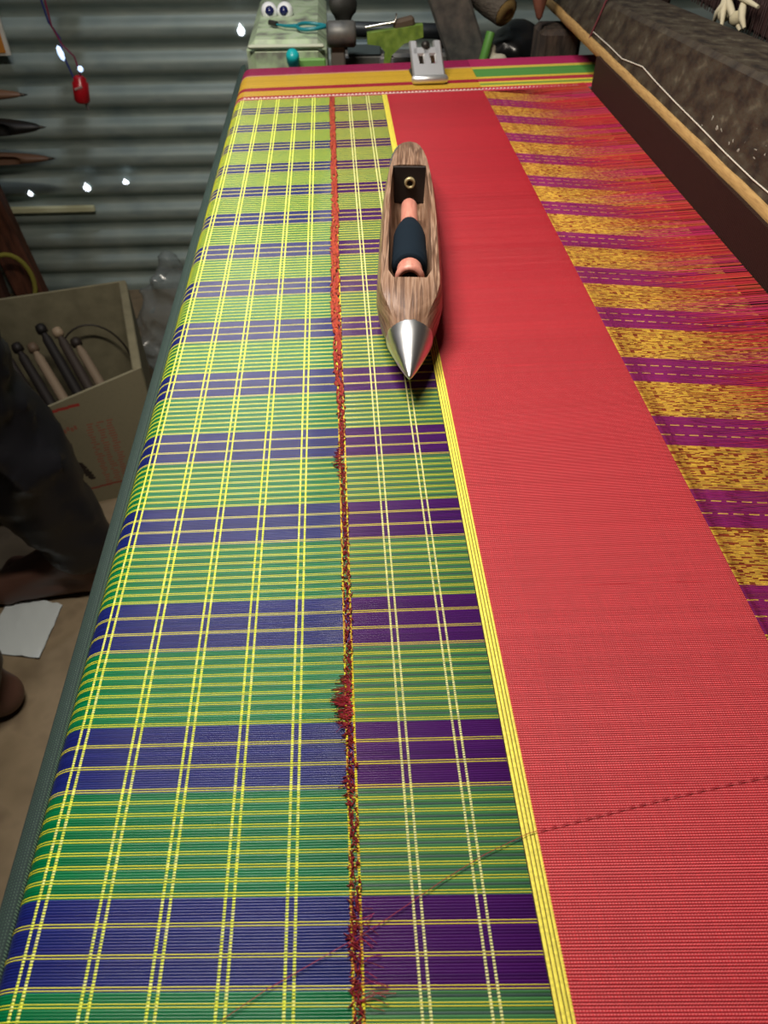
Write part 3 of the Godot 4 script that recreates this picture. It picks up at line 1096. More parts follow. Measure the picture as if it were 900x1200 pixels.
func build_wall_things() -> void:
	var st := st_new()
	box(st, Vector3.ZERO, Vector3(0.215, 0.016, 0.012), 0.003)
	var o := obj("batten", st, mat("dcdeb8", 0.7))
	o.position = Vector3(-0.733, 0.2325, -1.928)
	tag(o, "pale cream horizontal batten fixed low on the corrugated wall", "batten")
	# card at the upper left corner
	var card := thing("orange_card", "orange card with a white edge at the top left of the wall", "card", Vector3(-0.792, 0.60, -1.905))
	st = st_new()
	box(st, Vector3(0, 0.10, 0), Vector3(0.17, 0.24, 0.008), 0.001)
	obj("white_backing", st, mat("d8d6cc", 0.6), card)
	st = st_new()
	box(st, Vector3(0.002, 0.104, 0.0055), Vector3(0.15, 0.236, 0.004), 0.001)
	obj("orange_face", st, mat("c9822e", 0.6), card)
	# wires with indicator lamp
	var ind := thing("indicator_lamp", "red indicator lamp on red and blue wires hanging before the wall", "indicator lamp", Vector3(-0.4840, 0.5904, -1.6))
	st = st_new()
	lathe(st, [Vector2(0, -0.022), Vector2(0.012, -0.022), Vector2(0.0145, -0.018), Vector2(0.0145, 0.012), Vector2(0.0115, 0.014), Vector2(0.0115, 0.020), Vector2(0.006, 0.024), Vector2(0, 0.024)], Transform3D(Basis(Vector3.BACK, -0.15), Vector3.ZERO), 16)
	obj("red_housing", st, mat("a3121e", 0.3), ind)
	st = st_new()
	box(st, Vector3(0.000, 0.006, 0.0145), Vector3(0.016, 0.004, 0.002), 0.0008, Basis(Vector3.BACK, 0.3))
	obj("metal_band", st, mat("d8b8b4", 0.3, 0.6), ind)
	st = st_new()
	tube(st, [Vector3(0.003, -0.022, 0), Vector3(0.005, -0.036, 0.001)], 0.003, 6)
	obj("solder_pin", st, mat("a8a8a8", 0.4, 0.9), ind)
	st = st_new()
	tube(st, [Vector3(0.006, 0.02, 0), Vector3(0.004, 0.055, 0.002), Vector3(-0.012, 0.075, 0.004), Vector3(-0.022, 0.105, 0.004), Vector3(-0.022, 0.14, 0.002), Vector3(-0.018, 0.20, 0.0), Vector3(-0.016, 0.36, 0)], 0.0018, 6)
	obj("red_wire", st, mat("6e1a3c", 0.5), ind)
	st = st_new()
	tube(st, [Vector3(-0.008, 0.02, 0), Vector3(-0.016, 0.06, 0.002), Vector3(-0.014, 0.085, 0.0), Vector3(-0.026, 0.11, 0.002), Vector3(-0.030, 0.16, 0.001), Vector3(-0.033, 0.22, 0), Vector3(-0.036, 0.36, 0)], 0.0018, 6)
	obj("blue_wire", st, mat("27306a", 0.5), ind)
	var glow := mat("dfeaff", 0.2)
	glow.emission_enabled = true
	glow.emission = Color("bcd8ff")
	glow.emission_energy_multiplier = 1.6
	for b in [[-0.018, 0.062, 0.0055, 0.013], [0.0105, 0.036, 0.0052, 0.0055]]:
		st = st_new()
		lathe(st, [Vector2(0, -b[3]), Vector2(b[2] * 0.7, -b[3] * 0.7), Vector2(b[2], 0), Vector2(b[2] * 0.7, b[3] * 0.7), Vector2(0, b[3])], Transform3D(Basis(Vector3.BACK, 0.2), Vector3(b[0], b[1], 0.006)), 12)
		obj("clear_bulb", st, glow, ind)
	st = st_new()
	box(st, Vector3(-0.026, 0.362, -0.16), Vector3(0.04, 0.012, 0.36), 0.002)
	obj("ceiling_hook_arm", st, mat("2c2c2c", 0.7), ind)

	# a pegged rack with three shuttles, their tips in view
	var rack := thing("shuttle_rack", "reddish brown wooden rack post leaning at the left edge before the wall", "rack", Vector3(-0.84, 0, -1.86))
	st = st_new()
	box(st, Vector3(-0.012, 0.22, -0.014), Vector3(0.075, 0.50, 0.045), 0.006, Basis(Vector3.BACK, 0.10))
	obj("post", st, tri_mat(["3a2118", "5a3322", "6e4230"], 0.02, Vector3(14, 3, 14), 0.7, 51), rack)
	for yy in [0.506, 0.423, 0.378]:
		st = st_new()
		box(st, Vector3(-0.02, yy, 0.045), Vector3(0.12, 0.010, 0.10), 0.002)
		obj("shelf_peg", st, mat("3d2a20", 0.8), rack)
	st = st_new()
	box(st, Vector3(-0.075, 0.27, -0.014), Vector3(0.03, 0.55, 0.04), 0.004)
	obj("upright", st, mat("4a2d20", 0.8), rack)
	var specs := [[-0.668, 0.531, "7b5a44", "brown wooden shuttle with pointed end, topmost on the rack"], [-0.650, 0.4660, "141212", "black hollow shuttle on the rack between two brown ones"], [-0.650, 0.4000, "6d4f3c", "brown hollow shuttle, lowest on the rack"]]
	for i in 3:
		var s = specs[i]
		var sh := thing("hanging_shuttle", s[3], "shuttle", Vector3(s[0], s[1], -1.80), 0.0, "shuttles on the rack")
		st = st_new()
		var L := 0.30
		var ring0 := []
		var dz := 0.020 if i != 1 else 0.026
		var hy := 0.0135 if i != 1 else 0.0195
		for k in 25:
			var t := k / 24.0
			var w := pow(sin(PI * clampf(t, 0.001, 0.999)), 0.50)
			var ring := []
			var hollow := t > 0.22 and t < 0.78
			for a in 16:
				var an := TAU * a / 16.0
				var pz := dz * w * cos(an)
				var py := hy * w * sin(an)
				if hollow and cos(an) > 0.75:
					pz = dz * w * 0.1
				ring.append(Vector3(-L * t, py + 0.004 * (t - 0.2), pz))
			if ring0:
				for a in 16:
					var n := (a + 1) % 16
					quad(st, ring0[a], ring[a], ring[n], ring0[n])
			ring0 = ring
		obj("hull", st, mat(s[2], 0.5), sh)
		st = st_new()
		lathe(st, [Vector2(0.004, -0.006), Vector2(0.0035, 0.004), Vector2(0.0, 0.016)], frame(Vector3(-0.006, -0.001, 0), Vector3(1, 0, 0)), 12)
		obj("metal_tip", st, mat("55504a", 0.4, 0.8), sh)
	# yellow-green rope loop on the post
	st = st_new()
	var pts := []
	for k in 15:
		var a := lerpf(1.7, -1.9, k / 14.0)
		pts.append(Vector3(-0.835 + 0.045 * cos(a), 0.105 + 0.075 * sin(a), -1.79 - 0.02 * cos(a)))
	tube(st, pts, 0.006, 7)
	tag(obj("rope_loop", st, mat("8a8432", 0.9)), "yellow-green rope loop hanging at the foot of the brown post", "rope")

func build_box() -> void:
	var turn := 0.262
	var at := Vector3(-0.360, 0, -1.118)
	var W := 0.40
	var D := 0.335
	var H := 0.28
	var b := thing("cardboard_box", "open cardboard box with faded red print on the floor by the wall", "box", at, turn)
	# local: x to the left is -x, back is -z
	var plain := tri_mat(["736d56", "7f7961", "8a846a"], 0.02, Vector3(4, 4, 4), 0.9, 61)
	var im := Image.create(256, 192, false, Image.FORMAT_RGB8)
	im.fill(Color("88826a"))
	for i in 2600:
		var p := Vector2i(rng.randi() % 256, rng.randi() % 192)
		im.set_pixelv(p, Color("88826a") * rng.randf_range(0.88, 1.06))
	var put := func(x: int, y: int, w: int, h: int, c: Color) -> void:
		im.fill_rect(Rect2i(x, y, w, h), c)
	for i in 60:                                   # slanting red rule
		put.call(122 + i, 34 - i / 12, 1, 4, Color("a8342e"))
	for yy in range(-13, 14):                      # round red blot
		var hw := int(sqrt(maxf(0.0, 169.0 - yy * yy)) * 1.2)
		put.call(140 - hw, 88 + yy, hw * 2, 1, Color("a03c3a"))
	for k in 26:                                   # faded block of red marks
		for j in 3:
			put.call(180 + j * 11 + rng.randi() % 3, 62 + k * 4, 4 + rng.randi() % 5, 2, Color("98604e"))
	for k in 9:
		put.call(136 + k * 4, 60 + rng.randi() % 5, 3, 6, Color("98604e"))
	for k in 30:                                   # black smear
		put.call(150 + k / 2 + rng.randi() % 4, 118 + k, 10 - k / 5, 3, Color("2a2018"))
	for k in 70:
		put.call(130 + k, 166 - k / 14, 1, 3, Color("8f4438"))
	var print_m := mat("ffffff", 0.9)
	print_m.albedo_texture = ImageTexture.create_from_image(im)
	# front panel: its top edge sags towards the left
	var st := st_new()
	st.set_smooth_group(-1)
	var f := [Vector3(0, 0, 0), Vector3(-W, 0, 0), Vector3(-W, 0.195, 0.012), Vector3(-0.17, 0.240, 0.010), Vector3(0, H, 0)]
	var uv := func(v: Vector3) -> Vector2:
		return Vector2(1.0 + v.x / W, 1.0 - v.y / H)
	for t in [[0, 1, 2], [0, 2, 3], [0, 3, 4]]:
		for i in t:
			st.set_uv(uv.call(f[i]))
			st.add_vertex(f[i])
		for i in [t[0], t[2], t[1]]:
			st.set_uv(uv.call(f[i]))
			st.add_vertex(f[i] - Vector3(0, 0, 0.006))
	for e in [[1, 2], [2, 3], [3, 4], [4, 0]]:
		st.set_uv(Vector2(0.02, 0.02))
		quad(st, f[e[0]], f[e[1]], f[e[1]] - Vector3(0, 0, 0.006), f[e[0]] - Vector3(0, 0, 0.006))
	obj("front_panel", st, print_m, b).set_meta("label", "front panel with faded red print")
	st = st_new()
	box(st, Vector3(-0.006, H * 0.5, -D * 0.5), Vector3(0.016, H, D - 0.004), 0.002)
	obj("side_panel", st, plain, b)
	st = st_new()
	box(st, Vector3(-W + 0.004, H * 0.5, -D * 0.5), Vector3(0.007, H, D - 0.004), 0.001)
	obj("side_panel", st, plain, b)
	st = st_new()
	box(st, Vector3(-W * 0.5, H * 0.5, -D), Vector3(W, H, 0.006), 0.001)
	obj("back_panel", st, plain, b)
	st = st_new()
	box(st, Vector3(-W * 0.5, 0.003, -D * 0.5), Vector3(W - 0.01, 0.006, D - 0.01), 0.001)
	obj("bottom_panel", st, plain, b)
	# the sticks in it
	var labels := ["leftmost pale-headed bobbin stick standing in the cardboard box", "second bobbin stick from the left in the cardboard box", "dark bobbin stick third from the left in the cardboard box", "dark-wound bobbin stick fourth from the left in the box", "pale bare bobbin stick in the middle of the box", "longest black stick leaning right in the box", "dark bobbin stick with pale rings near the box's right side", "short pale-ended stick lowest at the right in the box"]
	var cols := ["8a7660", "7d6a56", "2c2420", "241d1a", "93806a", "1c1716", "3a302a", "857460"]
	var heads := ["3a2c22", "43342a", "2a211c", "1e1815", "6d5a48", "14100f", "a08c74", "2a221d"]
	for i in 8:
		var fx := -0.275 + i * 0.0262
		var top := Vector3(fx - 0.03, 0.225 + [0.0, 0.003, 0.010, 0.008, 0.0, 0.035, 0.020, -0.01][i], -0.225 - 0.004 * i)
		var bot := Vector3(minf(fx + 0.055, -0.036 + 0.0001 * i), 0.019, -0.045 - 0.004 * (i % 3))
		var g := Transform3D(Basis(Vector3.UP, turn), at)
		var s := thing("bobbin_stick", labels[i], "bobbin stick", g * bot, 0.0, "bobbin sticks in the box")
		var d := (g * top) - (g * bot)
		var fr := frame(Vector3.ZERO, d)
		var L := d.length()
		st = st_new()
		lathe(st, [Vector2(0, 0), Vector2(0.009, 0.0), Vector2(0.011, 0.02), Vector2(0.0105, L * 0.5), Vector2(0.009, L - 0.03), Vector2(0.006, L - 0.022), Vector2(0.006, L - 0.016)], fr, 12)
		obj("shaft", st, mat(cols[i], 0.7), s)
		st = st_new()
		lathe(st, [Vector2(0.005, L - 0.018), Vector2(0.0100, L - 0.016), Vector2(0.0105, L - 0.008), Vector2(0.0085, L), Vector2(0.004, L + 0.002), Vector2(0.0035, L - 0.004), Vector2(0, L - 0.004)], fr, 12)
		obj("head", st, mat(heads[i], 0.6), s)
	# thin wire curls against the back panel
	st = st_new()
	var g2 := Transform3D(Basis(Vector3.UP, turn), at)
	var pts := []
	for k in 14:
		var a := lerpf(2.4, 0.2, k / 13.0)
		pts.append(g2 * Vector3(-0.10 + 0.075 * cos(a), 0.10 + 0.115 * sin(a), -0.30))
	tube(st, pts, 0.0022, 6)
	tag(obj("wire_curl", st, mat("2e2822", 0.6)), "thin dark wire curling against the back of the cardboard box", "wire")
	# plastic bag beside the box
	var bag := thing("plastic_bag", "crumpled clear plastic bag with something reddish in it right of the box", "bag", Vector3(-0.375, 0, -1.52))
	st = st_new()
	var bones := [[Vector3(0, 0.09, 0), Vector3(0.02, 0.18, -0.02), 0.085, 0.07], [Vector3(-0.03, 0.12, 0.02), Vector3(0.0, 0.27, 0.0), 0.055, 0.03], [Vector3(0.05, 0.07, -0.02), Vector3(0.02, 0.1, 0.03), 0.06, 0.06]]
	sdf_mesh(st, bones, 0.011, 0.02, 0.035)
	var film := mat("8d979a", 0.16)
	film.transparency = BaseMaterial3D.TRANSPARENCY_ALPHA
	film.albedo_color.a = 0.35
	obj("film", st, film, bag)
	st = st_new()
	sdf_mesh(st, [[Vector3(-0.01, 0.055, 0.01), Vector3(0.03, 0.075, 0.0), 0.04, 0.03]], 0.01, 0.02, 0.02)
	obj("contents", st, mat("5d2a22", 0.8), bag).set_meta("label", "reddish bundle inside")

func build_floor_things() -> void:
	var st := st_new()
	# paper: slightly buckled sheet
	var c := [Vector3(-0.5966, 0, -0.8521), Vector3(-0.5044, 0, -0.8222), Vector3(-0.5143, 0, -0.7132), Vector3(-0.6107, 0, -0.7321)]
	var nn := FastNoiseLite.new()
	nn.frequency = 14.0
	var p := func(u: float, v: float) -> Vector3:
		var q: Vector3 = c[0].lerp(c[1], u).lerp(c[3].lerp(c[2], u), v)
		q.y = 0.003 + 0.004 * (nn.get_noise_2d(u * 0.4, v * 0.4) + 0.5)
		return q
	for i in 10:
		for j in 10:
			quad(st, p.call(i / 10.0, j / 10.0), p.call(i / 10.0, (j + 1) / 10.0), p.call((i + 1) / 10.0, (j + 1) / 10.0), p.call((i + 1) / 10.0, j / 10.0))
			quad(st, p.call(i / 10.0, j / 10.0) - Vector3(0, 0.0012, 0), p.call((i + 1) / 10.0, j / 10.0) - Vector3(0, 0.0012, 0), p.call((i + 1) / 10.0, (j + 1) / 10.0) - Vector3(0, 0.0012, 0), p.call(i / 10.0, (j + 1) / 10.0) - Vector3(0, 0.0012, 0))
	tag(obj("paper_sheet", st, mat("c4cdd0", 0.8)), "crumpled white paper sheet on the floor between the bare feet", "paper")

# ---------------------------------------------------------------- things behind the cloth's far end
func build_far_things() -> void:
	var mint := tri_mat(["6a6864", "8f9c86", "a8bf98", "b4c2aa", "9cb488"], 0.012, Vector3(7, 7, 7), 0.5, 71)
	var hs := thing("loom_end_housing", "mint green painted metal loom housing with worn grey patches at the far corner", "loom housing", Vector3(-0.062, 0, -1.12))
	var st := st_new()
	box(st, Vector3(0, 0.384, -0.16), Vector3(0.106, 0.768, 0.32), 0.012)
	obj("housing_body", st, mint, hs)
	st = st_new()
	box(st, Vector3(0.0, 0.7625, 0.0), Vector3(0.100, 0.005, 0.006), 0.002)
	obj("lip", st, mat("aeb6a2", 0.5), hs)
	st = st_new()
	box(st, Vector3(0.028, 0.735, 0.001), Vector3(0.046, 0.028, 0.006), 0.002)
	obj("green_plate", st, mat("6da052", 0.5), hs)
	# googly eyes
	for i in 2:
		var e := thing("googly_eye", ["left of two googly eyes on the mint housing", "right of two googly eyes on the mint housing"][i], "googly eye", Vector3(-0.0905 + 0.0228 * i, 0.769, -1.275), 0.0, "googly eyes on the housing")
		e.rotation.x = 0.75
		st = st_new()
		lathe(st, [Vector2(0.0, 0.016), Vector2(0.006, 0.0155), Vector2(0.0102, 0.012), Vector2(0.0118, 0.006), Vector2(0.0112, 0.0), Vector2(0, 0.0)], Transform3D(Basis.IDENTITY, Vector3(0, 0, 0)), 20)
		obj("white_dome", st, mat("eef2f6", 0.25), e)
		st = st_new()
		lathe(st, [Vector2(0.0, 0.0185), Vector2(0.0045, 0.0178), Vector2(0.0066, 0.0150), Vector2(0.0066, 0.012)], Transform3D(Basis.IDENTITY, Vector3(0.0012 if i == 0 else -0.0012, -0.001, 0.0042)), 16)
		obj("pupil", st, mat("151c52", 0.25), e)
	# teal spring loop
	var loop := thing("teal_loop", "teal wire spring loop lying on top of the mint housing", "wire loop", Vector3(-0.052, 0.7705, -1.175))
	st = st_new()
	var pts := []
	for k in 25:
		var a := TAU * k / 24.0
		pts.append(Vector3(0.024 + 0.0200 * cos(a), 0.003 + 0.001 * sin(a * 2.0), 0.016 * sin(a)))
	tube(st, pts, 0.0024, 8)
	tube(st, [Vector3(-0.030, 0.002, -0.022), Vector3(-0.012, 0.003, -0.004), Vector3(0.004, 0.004, 0.002)], [0.001, 0.002, 0.0026], 8)
	obj("wire_ring", st, mat("1f7f8c", 0.35), loop)
	st = st_new()
	tube(st, [Vector3(-0.034, 0.003, -0.026), Vector3(-0.024, 0.003, -0.016)], 0.0035, 8)
	obj("dark_ferrule", st, mat("2b2a28", 0.5), loop)
	# teal pin on the front face
	var pin := thing("push_pin", "small turquoise capped pin on the front of the mint housing", "pin", Vector3(-0.0535, 0.748, -1.118))
	st = st_new()
	tube(st, [Vector3(0, -0.006, 0.0), Vector3(0, -0.004, 0.012)], 0.0035, 10)
	obj("stem", st, mat("20382c", 0.6), pin)
	st = st_new()
	lathe(st, [Vector2(0, -0.004), Vector2(0.0075, -0.004), Vector2(0.0085, 0.002), Vector2(0.0085, 0.012), Vector2(0.007, 0.0155), Vector2(0, 0.0165)], frame(Vector3(0, 0.0, 0.010), Vector3(0, 0.75, 0.66), Vector3.RIGHT), 18)
	obj("cap", st, mat("17a6ad", 0.35), pin)
	# dark knobs and foliage-green clutter behind the housing
	st = st_new()
	sdf_mesh(st, [[Vector3(0.006, 0.778, -1.275), Vector3(0.022, 0.782, -1.285), 0.012, 0.014], [Vector3(0.015, 0.0, -1.28), Vector3(0.015, 0.78, -1.28), 0.014, 0.014]], 0.005, 0.01, 0.012)
	tag(obj("dark_knob", st, mat("2b2b28", 0.6)), "rounded blackish knob just right of the googly eyes", "knob")
	# T-headed grey lever
	var iron := tri_mat(["4c4f50", "626361", "75726e"], 0.02, Vector3(9, 9, 9), 0.5, 73, 0.5)
	var lev := thing("grey_lever", "grey iron lever with a round crosshead next to the mint housing", "lever", Vector3(0.0085, 0, -1.12))
	st = st_new()
	box(st, Vector3(-0.003, 0.56, 0), Vector3(0.019, 0.42, 0.010), 0.002)
	obj("flat_bar", st, mat("6e665f", 0.5, 0.4), lev)
	st = st_new()
	lathe(st, [Vector2(0, -0.019), Vector2(0.0125, -0.019), Vector2(0.015, -0.016), Vector2(0.015, 0.016), Vector2(0.0125, 0.019), Vector2(0, 0.019)], frame(Vector3(0.002, 0.776, 0.002), Vector3(1, 0, 0)), 20)
	obj("crosshead", st, iron, lev)
	# rails of the loom frame
	var rail := thing("steel_rail", "dark steel rail running behind the cloth's far edge", "rail", Vector3(0.09, 0, -1.18))
	st = st_new()
	box(st, Vector3(-0.0075, 0.7265, 0.0), Vector3(0.155, 0.030, 0.03), 0.004)
	obj("front_bar", st, iron, rail)
	st = st_new()
	tube(st, [Vector3(-0.085, 0.757, -0.06), Vector3(0.07, 0.752, -0.06)], 0.010, 12)
	obj("round_bar", st, mat("3b4044", 0.4, 0.7), rail)
	st = st_new()
	box(st, Vector3(-0.048, 0.7480, 0.006), Vector3(0.046, 0.016, 0.020), 0.002)
	obj("blue_grey_block", st, mat("56656c", 0.5, 0.3), rail)
	for x in [-0.07, 0.055]:
		st = st_new()
		box(st, Vector3(x, 0.358, -0.03), Vector3(0.03, 0.716, 0.05), 0.003)
		obj("rail_post", st, iron, rail)
	# green bracket
	var gb := thing("green_bracket", "olive green T-shaped bracket behind the silver clip", "bracket", Vector3(0.08, 0, -1.135))
	var og := tri_mat(["4f6a2c", "66832f", "7f9a48"], 0.02, Vector3(12, 12, 12), 0.55, 75)
	st = st_new()
	prism(st, PackedVector2Array([Vector2(-0.036, 0.777), Vector2(0.036, 0.786), Vector2(0.037, 0.772), Vector2(0.012, 0.765), Vector2(-0.004, 0.752), Vector2(-0.008, 0.736), Vector2(-0.016, 0.736), Vector2(-0.013, 0.756), Vector2(-0.020, 0.763), Vector2(-0.036, 0.765)]), 0.012, Transform3D(Basis.IDENTITY, Vector3(0, 0, 0.01)))
	obj("bracket_head", st, og, gb)
	st = st_new()
	box(st, Vector3(-0.010, 0.55, 0.017), Vector3(0.020, 0.40, 0.008), 0.002)
	obj("grey_plate", st, mat("77757a", 0.5, 0.3), gb)
	st = st_new()
	tube(st, [Vector3(-0.038, 0.783, 0.018), Vector3(0.0, 0.789, 0.02), Vector3(0.002, 0.798, 0.018)], 0.0013, 6)
	obj("bright_wire", st, mat("d4d4d0", 0.25, 1.0), gb)
	st = st_new()
	box(st, Vector3(0.012, 0.786, 0.012), Vector3(0.028, 0.012, 0.014), 0.003, Basis(Vector3.BACK, 0.2))
	obj("rusty_block", st, mat("4a3d30", 0.8), gb)
	# slanting flat bar
	var sb := thing("slanting_bar", "dark grey flat iron bar slanting behind the clip", "bar", Vector3(0.2, 0, -1.16))
	st = st_new()
	box(st, Vector3(-0.026, 0.76, 0), Vector3(0.052, 0.24, 0.012), 0.003, Basis(Vector3.BACK, 0.42))
	obj("flat_bar", st, iron, sb)
	st = st_new()
	box(st, Vector3(0.020, 0.33, 0), Vector3(0.05, 0.66, 0.03), 0.003)
	obj("foot_post", st, iron, sb)
	# log end
	var log := thing("log", "broken-ended grey log stub beside the green rod", "log", Vector3(0.238, 0.783, -1.19))
	st = st_new()
	var dir := Vector3(-0.075, 0.05, -0.11)
	pts = []
	for k in 6:
		pts.append(dir * (k / 5.0))
	tube(st, pts, [0.0185, 0.022, 0.023, 0.023, 0.023, 0.023], 14)
	obj("bark", st, tri_mat(["2d2622", "4b443c", "5f574c"], 0.03, Vector3(20, 20, 6), 0.85, 77, 0.0, 0.1), log)
	st = st_new()
	lathe(st, [Vector2(0, -0.006), Vector2(0.006, -0.003), Vector2(0.009, -0.007), Vector2(0.015, -0.002), Vector2(0.0185, 0.001)], frame(Vector3.ZERO, dir), 14)
	obj("broken_end", st, tri_mat(["4a3c22", "7a6438", "9a8450"], 0.06, Vector3(40, 40, 40), 0.9, 78), log).set_meta("label", "splintered yellowish end")
	st = st_new()
	tube(st, [dir * 0.85, dir * 0.85 + Vector3(0, -0.08, 0), dir * 0.85 + Vector3(0, -0.83, 0)], 0.018, 8)
	obj("stake", st, mat("2a2420", 0.9), log)
	# reddish wooden cone
	st = st_new()
	lathe(st, [Vector2(0, 0.0), Vector2(0.004, 0.004), Vector2(0.013, 0.035), Vector2(0.018, 0.09), Vector2(0.018, 0.2), Vector2(0, 0.2)], frame(Vector3(0.273, 0.783, -1.14), Vector3(-0.05, 1, -0.2)), 16)
	tag(obj("wooden_peg", st, tri_mat(["5a3a30", "74493c", "86594a"], 0.03, Vector3(20, 5, 20), 0.6, 79)), "reddish brown pointed wooden peg hanging near the beam's far end", "peg")
	# green rod
	st = st_new()
	tube(st, [Vector3(0.196, 0.60, -1.125), Vector3(0.200, 0.742, -1.125), Vector3(0.209, 0.772, -1.135)], 0.006, 8)
	tag(obj("green_rod", st, mat("4f8638", 0.5)), "short bright green rod standing behind the far border", "rod")
	# black bag and pale stones
	st = st_new()
	sdf_mesh(st, [[Vector3(0.255, 0.70, -1.25), Vector3(0.265, 0.71, -1.25), 0.045, 0.045], [Vector3(0.26, 0.60, -1.26), Vector3(0.262, 0.72, -1.26), 0.05, 0.04], [Vector3(0.26, 0.05, -1.26), Vector3(0.26, 0.6, -1.26), 0.05, 0.05]], 0.010, 0.02, 0.03)
	tag(obj("black_bag", st, mat("141517", 0.3)), "black plastic bag bunched behind the far border near the beam", "bag")
	st = st_new()
	sdf_mesh(st, [[Vector3(0.217, 0.738, -1.128), Vector3(0.224, 0.739, -1.128), 0.008, 0.007], [Vector3(0.206, 0.748, -1.14), Vector3(0.212, 0.752, -1.14), 0.005, 0.004]], 0.003, 0.004, 0.006)
	sdf_mesh(st, [[Vector3(0.217, 0.64, -1.135), Vector3(0.217, 0.74, -1.132), 0.006, 0.006]], 0.004, 0.004, 0.003)
	tag(obj("rag_end", st, mat("a5a190", 0.9)), "pale twisted rag end poking up behind the border by the green rod", "rag")
	# post under the beam's far end
	var post := thing("loom_post", "dark brown rough wooden post under the beam's far end", "post", Vector3(0.305, 0, -1.16))
	st = st_new()
	box(st, Vector3(0.0, 0.387, 0), Vector3(0.055, 0.774, 0.06), 0.006)
	obj("timber", st, tri_mat(["1e1815", "3a2f28", "584a3e"], 0.02, Vector3(14, 3, 14), 0.85, 81, 0.0, 0.1), post)

# ---------------------------------------------------------------- the person at the left edge
func hand(bones: Array, wrist: Vector3, down: Vector3, fwd: Vector3, out: Vector3) -> void:
	var palm := wrist + down * 0.085
	for k in 4:
		var o := fwd * (0.033 - 0.022 * k)
		bones.append([wrist + o * 0.6, palm + o, 0.014, 0.011])
		var l: float = [0.072, 0.082, 0.076, 0.060][k]
		var a := palm + o
		var b := a + (down * 0.92 + out * -0.25).normalized() * l * 0.5
		var c := b + (down * 0.75 + out * -0.6).normalized() * l * 0.5
		bones.append([a, b, 0.0092, 0.0084])
		bones.append([b, c, 0.0084, 0.0068])
	var t0 := wrist + down * 0.03 + fwd * 0.03
	var t1 := t0 + (down * 0.6 + fwd * 0.7).normalized() * 0.04
	bones.append([wrist + down * 0.015 + fwd * 0.01, t0, 0.013, 0.012])
	bones.append([t0, t1, 0.011, 0.0095])
	bones.append([t1, t1 + (down * 0.9 + fwd * 0.3).normalized() * 0.032, 0.0095, 0.0075])

func foot(bones: Array, ankle: Vector3, side: float) -> void:
	var f := Vector3(-1, 0, 0)
	var s := Vector3(0, 0, side)                # towards the big toe
	var heel := Vector3(ankle.x + 0.030, 0.030, ankle.z)
	bones.append([ankle, heel, 0.040, 0.030])
	var ball := Vector3(ankle.x, 0, ankle.z) + f * 0.125
	bones.append([ankle, ball + s * 0.018 + Vector3(0, 0.030, 0), 0.038, 0.026])
	bones.append([heel, ball - s * 0.028 + Vector3(0, 0.022, 0), 0.030, 0.021])
	bones.append([heel, ball + s * 0.022 + Vector3(0, 0.026, 0), 0.028, 0.025])
	for k in 5:
		var a := ball + s * (0.030 - 0.0165 * k) + Vector3(0, 0.018, 0) + f * (0.0 - 0.007 * maxf(0, k - 1))
		var l: float = [0.058, 0.054, 0.047, 0.040, 0.033][k]
		var r: float = [0.0145, 0.0105, 0.0100, 0.0095, 0.0090][k]
		bones.append([a, a + f * l * 0.6 + Vector3(0, 0.002, 0), r * 1.05, r])
		bones.append([a + f * l * 0.6 + Vector3(0, 0.002, 0), a + f * l + Vector3(0, -0.004, 0), r, r * 0.92])

